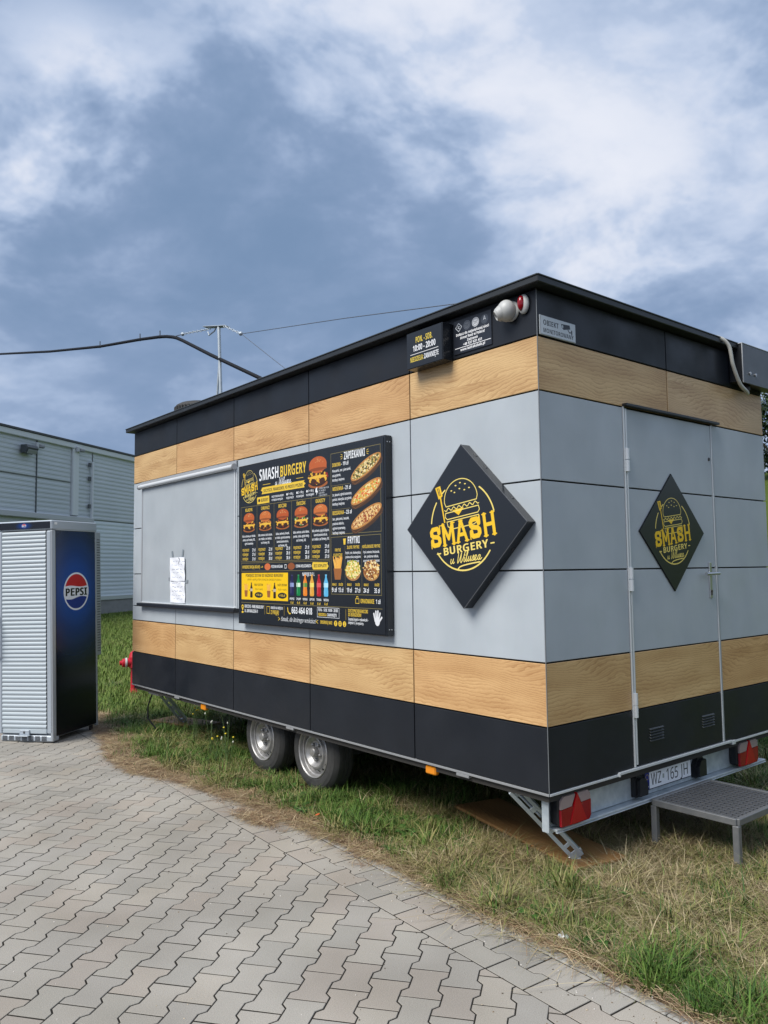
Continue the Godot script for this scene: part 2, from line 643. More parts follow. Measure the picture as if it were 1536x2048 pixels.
func materials() -> void:
	var w := wood_texture(31)
	M.wood = mat(Color.WHITE, 0.42)
	M.wood.albedo_texture = w
	M.wood.uv1_scale = Vector3(0.72, 1.45, 1)
	M.wood2 = mat(Color(1.0, 0.985, 0.94), 0.42)
	M.wood2.albedo_texture = w
	M.wood2.uv1_scale = Vector3(0.72, 1.45, 1)
	M.wood3 = mat(Color(1.0, 0.955, 0.90), 0.42)
	M.wood3.albedo_texture = w
	M.wood3.uv1_scale = Vector3(0.72, 1.45, 1)
	M.board = mat(Color(0.73, 0.66, 0.56), 0.6)
	M.board.albedo_texture = w
	M.board.uv1_scale = Vector3(0.6, 1.2, 1)
	var dust := noise_tex(512, 0.004, 5, Color(0.86, 0.87, 0.88), Color(1, 1, 1), 3)
	var streak := noise_tex(512, 0.01, 4, Color(0.72, 0.74, 0.76), Color(1, 1, 1), 8)
	M.grey = worldly(mat(lin(0.455, 0.500, 0.535), 0.36), dust, 0.7)
	M.grey_door = worldly(mat(lin(0.415, 0.455, 0.485), 0.36), dust, 0.6)
	# rain streaks and dust that run down the panels
	var drip := noise_tex(512, 0.006, 5, Color(0.955, 0.958, 0.96), Color(1.02, 1.02, 1.02), 18)
	for k in ["grey", "grey_door"]:
		M[k] = blotch(M[k], drip, 1.0)
		M[k].uv2_scale = Vector3(1.1, 0.22, 1.1)
	M.dark = worldly(mat(lin(0.013, 0.016, 0.022), 0.24, 0.0, 0.42), streak, 0.5)
	M.black = mat(lin(0.006, 0.006, 0.007), 0.7)
	M.blackish = mat(lin(0.014, 0.016, 0.02), 0.4)
	var sheen := noise_tex(512, 0.007, 5, Color(0.16, 0.16, 0.16), Color(1, 1, 1), 19)
	for k in ["dark", "grey", "grey_door"]:
		M[k].roughness_texture = sheen
		M[k].roughness = 0.62
	M.roof = worldly(mat(lin(0.022, 0.026, 0.03), 0.45), streak, 0.8)
	M.sign_black = mat(lin(0.013, 0.016, 0.021), 0.22)
	M.alu = mat(lin(0.66, 0.69, 0.71), 0.42, 0.3)
	M.alu_dull = mat(lin(0.42, 0.44, 0.46), 0.5, 0.4)
	var spangle := noise_tex(512, 0.02, 3, Color(0.72, 0.75, 0.78), Color(1, 1, 1), 14, FastNoiseLite.TYPE_CELLULAR)
	M.galv = worldly(mat(lin(0.66, 0.71, 0.74), 0.48, 0.35), spangle, 2.2)
	M.galv = blotch(M.galv, noise_tex(256, 0.012, 4, Color(0.66, 0.69, 0.71), Color(1, 1, 1), 15), 1.3)
	M.steel = mat(lin(0.56, 0.57, 0.58), 0.3, 0.9)
	M.grating = worldly(mat(lin(0.15, 0.155, 0.165), 0.5, 0.4), spangle, 2.0)
	M.step_leg = worldly(mat(lin(0.20, 0.205, 0.21), 0.5, 0.4), spangle, 1.5)
	M.rubber = worldly(mat(lin(0.045, 0.045, 0.045), 0.75), noise_tex(256, 0.02, 4, Color(0.6, 0.6, 0.58), Color(1, 1, 1), 9), 3.0)
	M.rim = worldly(mat(lin(0.42, 0.42, 0.42), 0.42, 0.55), noise_tex(256, 0.02, 4, Color(0.62, 0.6, 0.57), Color(1, 1, 1), 10), 4.0)
	M.plastic_black = mat(lin(0.012, 0.013, 0.016), 0.42)
	M.red_lens = mat(lin(0.23, 0.004, 0.010), 0.12)
	M.red_reflector = mat(lin(0.36, 0.005, 0.010), 0.2)
	M.clear_lens = mat(lin(0.30, 0.235, 0.23), 0.12)
	M.orange_lens = mat(lin(0.72, 0.24, 0.01), 0.2)
	M.red_paint = mat(lin(0.50, 0.015, 0.03), 0.35)
	M.white_plastic = mat(lin(0.46, 0.47, 0.46), 0.45)
	M.cable_white = mat(lin(0.50, 0.50, 0.47), 0.5)
	M.cable_black = mat(lin(0.007, 0.008, 0.011), 0.6, 0.0, 0.3)
	M.wire = mat(lin(0.12, 0.14, 0.17), 0.5, 0.5)
	M.fridge = mat(lin(0.40, 0.45, 0.50), 0.4, 0.15)
	M.fridge_slat = mat(lin(0.42, 0.48, 0.52), 0.42)
	M.fridge_trim = mat(lin(0.40, 0.43, 0.46), 0.4, 0.3)
	M.box_grey = worldly(mat(lin(0.11, 0.12, 0.135), 0.42), streak, 0.9)


# ---------------------------------------------------------------- ground
const EDGE := [[-60.0, -1.6], [-9.0, -0.35], [-7.0, 0.0], [-5.95, 0.2], [-5.1, 0.40], [-4.4, 0.60], [-3.75, 0.66], [-3.3, 0.46], [-2.5, 0.355], [-1.2, 0.34], [-0.75, 0.385], [-0.28, 0.425], [0.2, 0.445], [0.65, 0.465], [1.1, 0.49], [3.0, 0.60], [60.0, 3.9]]


func edge_z(x: float) -> float:
	for i in EDGE.size() - 1:
		if x <= EDGE[i + 1][0]:
			return lerpf(EDGE[i][1], EDGE[i + 1][1], inverse_lerp(EDGE[i][0], EDGE[i + 1][0], x))
	return 4.0


var bump := FastNoiseLite.new()


func ground_y(x: float, z: float) -> float:
	var e := edge_z(x) + bump.get_noise_2d(x * 60.0, z * 60.0) * (0.07 if x < -0.3 else 0.03)
	var s := smoothstep(-0.03, 0.09, e - z)
	var y := -0.045 + s * (0.047 + bump.get_noise_2d(x * 25.0 + 50.0, z * 25.0) * 0.018 + bump.get_noise_2d(x * 120.0, z * 120.0) * 0.008)
	var back := smoothstep(19.0, 58.0, -z)
	return y + 8.2 * back + back * bump.get_noise_2d(x * 2.0, z * 2.0) * 0.8


func build_ground() -> void:
	bump.seed = 77
	bump.frequency = 0.05
	bump.fractal_octaves = 3
	var xs: Array[float] = []
	var zs: Array[float] = []
	for k in 14:
		xs.append(-260.0 + 18.0 * k)
	var x := -14.0
	while x < -6.5:
		xs.append(x)
		x += 0.3
	while x < 1.9:
		xs.append(x)
		x += 0.03
	for v in [2.2, 3, 4, 6, 9, 14, 22, 36, 60, 100, 180, 260]:
		xs.append(v)
	for k in 15:
		zs.append(-260.0 + 14.0 * k)
	var z := -58.0
	while z < -4.0:
		zs.append(z)
		z += 2.0
	z = -4.0
	while z < -0.8:
		zs.append(z)
		z += 0.12
	while z < 0.85:
		zs.append(z)
		z += 0.022
	for v in [1.2, 2, 4, 8, 16, 30, 60, 120, 260]:
		zs.append(v)
	var verts := PackedVector3Array()
	var cols := PackedColorArray()
	var idx := PackedInt32Array()
	var soil := Color(0.17, 0.115, 0.07)
	var dry := Color(0.16, 0.135, 0.065)
	var green := Color(0.055, 0.085, 0.022)
	for zz in zs:
		for xx in xs:
			verts.append(Vector3(xx, ground_y(xx, zz), zz))
			var inside := edge_z(xx) - zz
			var n := bump.get_noise_2d(xx * 40.0 + 9.0, zz * 40.0)
			var c := green.lerp(dry, clampf(0.5 + n * 1.4, 0.0, 1.0) * (0.9 if zz > -5.0 else 0.25))
			c = c.lerp(soil, 1.0 - smoothstep(0.06, 0.34, inside + n * 0.15))
			if zz < -15.0:
				c = c.lerp(Color(0.10, 0.15, 0.03), 0.7)
			cols.append(c)
	var nx := xs.size()
	for j in zs.size() - 1:
		for i in nx - 1:
			var a := j * nx + i
			idx.append_array(PackedInt32Array([a, a + 1, a + nx + 1, a, a + nx + 1, a + nx]))
	var arr := []
	arr.resize(Mesh.ARRAY_MAX)
	arr[Mesh.ARRAY_VERTEX] = verts
	arr[Mesh.ARRAY_COLOR] = cols
	arr[Mesh.ARRAY_INDEX] = idx
	var am := ArrayMesh.new()
	am.add_surface_from_arrays(Mesh.PRIMITIVE_TRIANGLES, arr)
	var st := SurfaceTool.new()
	st.create_from(am, 0)
	st.generate_normals()
	var m := worldly(mat(Color.WHITE, 0.95, 0.0, 0.2), noise_tex(512, 0.03, 5, Color(0.55, 0.53, 0.5), Color(1, 1, 1), 21), 1.6, 1.2)
	m.vertex_color_use_as_albedo = true
	var o := obj("ground", st, m)
	tag(o, "grassy ground with bare soil at the paving edge, rising to a slope behind")
	o.set_meta("kind", "structure")


# ---------------------------------------------------------------- paving
const BORDER_A := 0.78821
const BORDER_B := 0.0572


func paver_mesh(poly: PackedVector2Array, tone: Color, depth := 0.05, bev := 0.0014) -> SurfaceTool:
	var st := mb()
	st.set_color(tone)
	var n := poly.size()
	var area := 0.0
	for i in n:
		area += poly[i].cross(poly[(i + 1) % n])
	var sg := signf(area)
	var inner := PackedVector2Array()
	for i in n:
		var e0 := (poly[i] - poly[(i + n - 1) % n]).normalized()
		var e1 := (poly[(i + 1) % n] - poly[i]).normalized()
		var n0 := Vector2(-e0.y, e0.x) * sg
		var n1 := Vector2(-e1.y, e1.x) * sg
		var mm := (n0 + n1)
		mm = mm / maxf(0.6, mm.dot(n0))
		inner.append(poly[i] + mm * bev)
	var idx := Geometry2D.triangulate_polygon(inner)
	for i in range(0, idx.size(), 3):
		var a := inner[idx[i]]
		var b := inner[idx[i + 1]]
		var c := inner[idx[i + 2]]
		tri(st, Vector3(a.x, 0, a.y), Vector3(b.x, 0, b.y), Vector3(c.x, 0, c.y), Vector3.UP)
	for i in n:
		var j := (i + 1) % n
		var e := (poly[j] - poly[i]).normalized()
		var out := Vector2(e.y, -e.x) * sg
		var o3 := Vector3(out.x, 0, out.y)
		quad(st, Vector3(inner[i].x, 0, inner[i].y), Vector3(inner[j].x, 0, inner[j].y), Vector3(poly[j].x, -bev, poly[j].y), Vector3(poly[i].x, -bev, poly[i].y), (o3 + Vector3.UP * 0.8).normalized())
		quad(st, Vector3(poly[i].x, -bev, poly[i].y), Vector3(poly[j].x, -bev, poly[j].y), Vector3(poly[j].x, -depth, poly[j].y), Vector3(poly[i].x, -depth, poly[i].y), o3)
	return st


func build_pavement() -> void:
	var tones := [Color(0.469, 0.446, 0.403), Color(0.441, 0.423, 0.387), Color(0.486, 0.458, 0.408), Color(0.418, 0.402, 0.365), Color(0.475, 0.433, 0.382), Color(0.452, 0.433, 0.392), Color(0.492, 0.455, 0.403), Color(0.452, 0.413, 0.371)]
	var speck := noise_tex(1024, 0.075, 5, Color(0.60, 0.60, 0.59), Color(1.06, 1.06, 1.06), 33)
	var m := worldly(mat(Color.WHITE, 0.9, 0.0, 0.3), speck, 2.6, 0.25)
	m.vertex_color_use_as_albedo = true
	m = blotch(m, noise_tex(512, 0.0075, 5, Color(0.70, 0.69, 0.67), Color(1, 1, 1), 41), 0.22)
	M.paver = m
	# bed of joint sand under the stones
	var st := mb()
	var x0 := -80.0
	var x1 := 60.0
	quad(st, Vector3(x0, -0.0018, BORDER_A + BORDER_B * x0 - 0.29), Vector3(x1, -0.0018, BORDER_A + BORDER_B * x1 - 0.29), Vector3(x1, -0.0018, 70), Vector3(x0, -0.0018, 70), Vector3.UP)
	var bed := obj("pavement", st, worldly(mat(lin(0.034, 0.031, 0.027), 0.95, 0.0, 0.2), noise_tex(256, 0.05, 4, Color(0.5, 0.5, 0.5), Color(1, 1, 1), 34), 2.0))
	bed.set_meta("kind", "structure")
	tag(bed, "grey interlocking concrete paving with a two row border beside the grass")
	var e := Vector2(cos(deg_to_rad(37.4)), -sin(deg_to_rad(37.4)))
	var nn := Vector2(-e.y, e.x)
	var pitch := 0.1405
	var ln := 0.2165
	var hw := pitch / 2 + 0.0115 - 0.0028
	var hn := pitch / 2 - 0.0115 - 0.0028
	var hl := ln / 2 - 0.0044
	var half := PackedVector2Array()
	var outline := PackedVector2Array()
	for p in [[hw, -hl], [hw, -0.069], [hn, -0.044], [hn, 0.044], [hw, 0.069], [hw, hl], [-hw, hl], [-hw, 0.069], [-hn, 0.044], [-hn, -0.044], [-hw, -0.069], [-hw, -hl]]:
		outline.append(Vector2(p[0], p[1]))
	var shared := []
	for t in tones:
		shared.append(paver_mesh(outline, t).commit())
	var rot := Basis(Vector3(e.x, 0, e.y), Vector3.UP, Vector3(nn.x, 0, nn.y))
	var found := []
	var j0 := Vector2(-0.464, 2.014)
	for k in range(-70, 60):
		for q in range(-60, 60):
			var c: Vector2 = j0 + e * pitch * k + nn * (ln * q + (ln / 2 if posmod(k, 2) == 1 else 0.0) + ln / 2)
			if c.y - (BORDER_A + BORDER_B * c.x) < -0.13:
				continue
			var s := seen_at(Vector3(c.x, 0, c.y))
			if s.x < -160 or s.x > 930 or s.y > 1180 or s.z > 13.0:
				continue
			found.append([s.z + (100.0 if s.x < -25 or s.x > 793 or s.y > 1050 else 0.0), c])
	found.sort_custom(func(a, b): return a[0] < b[0])
	var rest := mb()
	var singles := 0
	var big := PackedVector2Array([Vector2(-90, BORDER_A - BORDER_B * 90 + 0.003), Vector2(60, BORDER_A + BORDER_B * 60 + 0.003), Vector2(60, 90), Vector2(-90, 90)])
	var border := border_stones()
	for f in found:
		var c: Vector2 = f[1]
		var side: float = c.y - (BORDER_A + BORDER_B * c.x)
		var tilt := Basis.from_euler(Vector3(rng.randf_range(-0.004, 0.004), rng.randf_range(-0.005, 0.005), rng.randf_range(-0.004, 0.004)))
		var t := Transform3D(rot * tilt, Vector3(c.x, rng.randf_range(-0.0004, 0.0014), c.y))
		var tone := rng.randi() % tones.size()
		if rng.randf() < 0.45:
			tone = tone % 2
		var mesh: Mesh = shared[tone]
		if side < 0.14:
			var world := PackedVector2Array()
			for p in outline:
				world.append(c + e * p.x + nn * p.y)
			var cut := Geometry2D.intersect_polygons(world, big)
			if cut.is_empty():
				continue
			var loc := PackedVector2Array()
			for p in cut[0]:
				var lp := Vector2((p - c).dot(e), (p - c).dot(nn))
				if loc.size() and (loc[loc.size() - 1].distance_to(lp) < 0.006 or loc[0].distance_to(lp) < 0.006):
					continue
				loc.append(lp)
			if loc.size() < 3:
				continue
			var area := 0.0
			for i in loc.size():
				area += loc[i].cross(loc[(i + 1) % loc.size()])
			if absf(area) / 2 < 0.0002:
				continue
			mesh = paver_mesh(loc, tones[tone], 0.05, 0.0012).commit()
		if singles < 300 - border[0]:
			inst("paver", mesh, m, bed, t)
			singles += 1
		else:
			rest.append_from(mesh, 0, t)
	for b in border[1]:
		var mesh: Mesh = paver_mesh(b[0], tones[b[2]]).commit()
		if b[3]:
			inst("paver", mesh, m, bed, spot(b[1]))
		else:
			rest.append_from(mesh, 0, spot(b[1]))
	var o := obj("pavers", rest, m, bed)
	o.set_meta("kind", "stuff")
	# kerb stones between border and grass
	var kerb := Node3D.new()
	kerb.name = "kerb"
	kerb.set_meta("kind", "structure")
	kerb.set_meta("label", "low concrete kerb along the outer edge of the paving")
	add_child(kerb)
	var ang := atan(BORDER_B)
	var bdir := Vector3(cos(ang), 0, sin(ang))
	var wdir := Vector3(sin(ang), 0, -cos(ang))
	var kb := mb()
	rbox(kb, Transform3D.IDENTITY, Vector3(0.995, 0.2, 0.058), 0.006)
	var km: Mesh = kb.commit()
	var kmat := worldly(mat(lin(0.40, 0.39, 0.36), 0.92, 0.0, 0.3), speck, 3.0, 0.2)
	for k in range(-9, 4):
		var s := k + 0.45
		inst("kerb_stone", km, kmat, kerb, Transform3D(Basis(bdir, Vector3.UP, -wdir), Vector3(0, -0.097, BORDER_A) + bdir * s + wdir * 0.320))


# the two border rows: [how many stand as single stones, [[outline, place, tone, single]]]
func border_stones() -> Array:
	var out := []
	var singles := 0
	var ang := atan(BORDER_B)
	var b := Vector2(cos(ang), sin(ang))
	var w := Vector2(sin(ang), -cos(ang))
	var pl := 0.211
	for row in 2:
		for k in range(-50, 22):
			var s0 := 0.092 + pl * k + (0.1055 if row == 1 else 0.0)
			var c := Vector2(0, BORDER_A) + b * (s0 + pl / 2) + w * 0.07
			var s := seen_at(Vector3(c.x, 0, c.y))
			if s.x < -200 or s.x > 930:
				continue
			var am := 0.0115
			var mid := 0.1415
			var hl := pl / 2 - 0.0042
			var loc := PackedVector2Array()
			var prof := [[-hl, am], [-0.066, am], [-0.042, -am], [0.042, -am], [0.066, am], [hl, am]]
			if row == 0:
				for p in prof:
					loc.append(Vector2(p[0], mid + p[1] - 0.0022))
				loc.append(Vector2(hl, 0.004))
				loc.append(Vector2(-hl, 0.004))
			else:
				for p in prof:
					loc.append(Vector2(p[0], mid - p[1] + 0.0022))
				loc.append(Vector2(hl, 0.283))
				loc.append(Vector2(-hl, 0.283))
			var poly := PackedVector2Array()
			var o := Vector2(0, BORDER_A) + b * (s0 + pl / 2)
			for p in loc:
				poly.append(b * p.x + w * p.y)
			var single := s.x > -10 and s.x < 790 and s.y < 1060 and c.x > -6.0
			if single:
				singles += 1
			out.append([poly, Vector3(o.x, rng.randf_range(-0.0004, 0.001), o.y), rng.randi() % 8, single])
	return [singles, out]


# ---------------------------------------------------------------- warehouse far behind
func build_warehouse() -> void:
	var o := thing("warehouse", "grey corrugated metal warehouse standing far behind the drinks fridge", "building", "", Vector3(-26.04, 0, -3.49))
	var dirv := Vector3(-0.578, 0, -0.816).normalized()
	var nrm := Vector3(0.816, 0, -0.578).normalized()
	var f := Transform3D(Basis(dirv, Vector3.UP, nrm), Vector3.ZERO)
	var clad := worldly(mat(lin(0.62, 0.66, 0.69), 0.5, 0.05), noise_tex(512, 0.006, 5, Color(0.8, 0.82, 0.84), Color(1, 1, 1), 51), 0.09)
	var clad2 := worldly(mat(lin(0.68, 0.74, 0.78), 0.5, 0.05), noise_tex(512, 0.006, 5, Color(0.82, 0.84, 0.86), Color(1, 1, 1), 52), 0.09)
	var trim := mat(lin(0.66, 0.69, 0.71), 0.5, 0.05)
	var darkt := mat(lin(0.10, 0.11, 0.12), 0.6)
	var s := mb()
	box_at(s, f, -16, 16, 0.0, 6.55, -12.0, -0.1)
	obj("wall", s, mat(lin(0.3, 0.32, 0.34), 0.6), o)
	# horizontal trapezoid sheets: left field above the ledge, left field below, right field
	for g in [[-16.0, -4.9, 0.62, 6.45, clad], [-4.9, 1.86, 0.62, 5.1, clad], [-4.9, 1.86, 5.14, 6.45, clad], [1.90, 3.80, 0.62, 5.1, clad], [1.90, 3.80, 5.14, 6.45, clad], [4.2, 5.1, 0.62, 6.45, clad], [5.16, 16.0, 0.62, 3.74, clad2], [5.16, 16.0, 3.78, 6.45, clad]]:
		s = mb()
		var y: float = g[2]
		while y < g[3] - 0.01:
			var a := [[0.0, 0.0], [0.022, 0.011], [0.084, 0.011], [0.106, 0.0], [0.165, 0.0]]
			for i in 4:
				var ya: float = minf(y + a[i][0], g[3])
				var yb: float = minf(y + a[i + 1][0], g[3])
				if yb <= ya:
					continue
				var da: float = -0.06 + a[i][1]
				var db: float = -0.06 + a[i + 1][1]
				var n := (nrm * (yb - ya) - Vector3.UP * (db - da)).normalized()
				quad(s, f * Vector3(g[0], ya, da), f * Vector3(g[1], ya, da), f * Vector3(g[1], yb, db), f * Vector3(g[0], yb, db), n)
			y += 0.165
		obj("cladding", s, g[4], o)
	s = mb()
	box_at(s, f, -16.1, 16.1, 6.45, 6.66, -12.1, 0.06, 0.02)
	var rf := obj("roof", s, trim, o)
	s = mb()
	box_at(s, f, -16.12, 16.12, 6.66, 6.74, -0.15, 0.1, 0.01)
	obj("edge_trim", s, mat(lin(0.06, 0.065, 0.07), 0.5), rf)
	s = mb()
	box_at(s, f, 3.82, 4.18, 3.86, 6.45, -0.1, 0.05, 0.02)
	obj("pillar", s, trim, o)
	s = mb()
	box_at(s, f, 4.93, 5.02, 3.7, 6.06, 0.0, 0.12, 0.02)
	var pp := obj("downpipe", s, trim, o)
	for yy in [4.2, 5.3, 5.85]:
		s = mb()
		box_at(s, f, 4.80, 4.93, yy, yy + 0.16, 0.0, 0.05)
		obj("pipe_bracket", s, darkt, pp)
	s = mb()
	box_at(s, f, -16, 5.05, 3.62, 3.82, -0.04, 0.14, 0.02)
	obj("ledge", s, mat(lin(0.48, 0.50, 0.52), 0.5), o)
	s = mb()
	box_at(s, f, 5.1, 16, 0.55, 0.72, -0.06, 0.04, 0.01)
	obj("base_flashing", s, mat(lin(0.55, 0.58, 0.60), 0.4, 0.3), o)
	s = mb()
	box_at(s, f, -16.02, 16.02, -0.1, 0.55, -12.02, -0.01)
	obj("plinth", s, worldly(mat(lin(0.30, 0.30, 0.29), 0.9), noise_tex(256, 0.02, 4, Color(0.7, 0.7, 0.7), Color(1, 1, 1), 53), 0.5), o)
	s = mb()
	box_at(s, f, 1.86, 1.90, 3.82, 6.45, -0.05, -0.02)
	obj("joint_strip", s, darkt, o)
	# floodlight and two small cameras
	s = mb()
	prism(s, f * Transform3D(Basis(Vector3.FORWARD, Vector3.UP, Vector3.RIGHT), Vector3(0.98, 6.02, 0.02)), PackedVector2Array([Vector2(0.0, -0.14), Vector2(-0.22, -0.12), Vector2(-0.30, 0.05), Vector2(-0.24, 0.15), Vector2(0.0, 0.15)]), 0.0, 0.55)
	var fl := obj("floodlight", s, mat(lin(0.07, 0.08, 0.09), 0.5), o)
	s = mb()
	rbox(s, f * Transform3D(Basis.from_euler(Vector3(0.5, 0, 0)), Vector3(1.255, 5.93, 0.28)), Vector3(0.46, 0.16, 0.02), 0.005)
	obj("lens", s, mat(lin(0.30, 0.32, 0.34), 0.15), fl)
	for c in [[1.75, 6.24], [4.04, 6.42]]:
		s = mb()
		box_at(s, f, c[0] - 0.12, c[0] + 0.02, c[1] - 0.1, c[1] + 0.1, 0.06, 0.16, 0.02)
		var cm := obj("wall_camera", s, mat(lin(0.5, 0.52, 0.54), 0.4), o)
		s = mb()
		box_at(s, f, c[0] + 0.02, c[0] + 0.26, c[1] - 0.08, c[1] + 0.05, 0.08, 0.22, 0.03)
		obj("lens_hood", s, mat(lin(0.25, 0.26, 0.28), 0.4), cm)


# ---------------------------------------------------------------- trees on the slope
func build_trees() -> void:
	var spots := [[Vector3(-20.6, 0, -50.0), 1.0, "tall dark broadleaf tree nearest behind the right end of the trailer"], [Vector3(-27.5, 0, -54.0), 1.15, "larger dark tree on the slope hidden mostly by the trailer roof"], [Vector3(-15.0, 0, -55.0), 0.9, "smaller dark tree on the slope right of the trailer"]]
	var k := 0
	for sp in spots:
		var base: Vector3 = sp[0]
		base.y = ground_y(base.x, base.z) - 0.2
		var sc: float = sp[1]
		var o := thing("broadleaf_tree", sp[2], "tree", "trees on the slope", base)
		var r := RandomNumberGenerator.new()
		r.seed = 90 + k
		var s := mb()
		tube(s, [Vector3.ZERO, Vector3(0.1, 1.4, 0) * sc, Vector3(0.0, 3.0, 0.1) * sc], 0.24 * sc, 9)
		for b in 9:
			var a := r.randf() * TAU
			var l := r.randf_range(1.4, 2.6) * sc
			var y0 := r.randf_range(1.2, 3.0) * sc
			tube(s, [Vector3(0.05, y0, 0.03), Vector3(cos(a) * l * 0.5, y0 + l * 0.45, sin(a) * l * 0.5), Vector3(cos(a) * l, y0 + l * 1.0, sin(a) * l)], 0.07 * sc, 6)
		obj("trunk", s, mat(lin(0.06, 0.05, 0.04), 0.9), o)
		s = mb()
		var lobes := []
		for b in 16:
			lobes.append([Vector3(r.randf_range(-2.3, 2.3), r.randf_range(1.6, 6.3), r.randf_range(-2.3, 2.3)) * sc, r.randf_range(0.8, 1.5) * sc])
		for b in 5200:
			var lb = lobes[r.randi() % lobes.size()]
			var v := Vector3(r.randfn(), r.randfn(), r.randfn()).normalized() * pow(r.randf(), 0.45)
			var p: Vector3 = lb[0] + v * lb[1]
			var q := Basis.from_euler(Vector3(r.randf() * TAU, r.randf() * TAU, r.randf() * TAU))
			var z := r.randf_range(0.08, 0.16)
			var g := r.randf()
			s.set_color(Color(0.022, 0.045, 0.018).lerp(Color(0.045, 0.075, 0.02), g))
			quad(s, p + q * Vector3(-z, 0, 0), p + q * Vector3(0, -z * 0.6, 0), p + q * Vector3(z, 0, 0), p + q * Vector3(0, z * 0.6, 0), q.z)
		var lm := mat(Color.WHITE, 0.6)
		lm.vertex_color_use_as_albedo = true
		lm.backlight_enabled = true
		lm.backlight = Color(0.1, 0.14, 0.05)
		obj("crown", s, lm, o)
		k += 1


# ---------------------------------------------------------------- food trailer
var trailer: Node3D


func panel(kind: String, f: Transform3D, u0: float, u1: float, y0: float, y1: float, parent: Node, gap := 0.0045, d := 0.0, label := "") -> MeshInstance3D:
	var s := mb()
	var uvo := Vector2(rng.randf() * 1.4, rng.randf() * 0.7)
	if rng.randf() < 0.4:
		uvo.x = rng.randf() * 0.3
	box_at(s, f, u0 + gap, u1 - gap, y0 + gap, y1 - gap, d - 0.010, d, 0.0015, uvo)
	var m: Material = M.dark
	if kind == "wood_panel":
		m = [M.wood, M.wood2, M.wood3][rng.randi() % 3]
	elif kind == "grey_panel":
		m = M.grey
	elif kind == "door_panel":
		m = M.grey_door
	var o := obj(kind, s, m, parent)
	if label:
		o.set_meta("label", label)
	return o


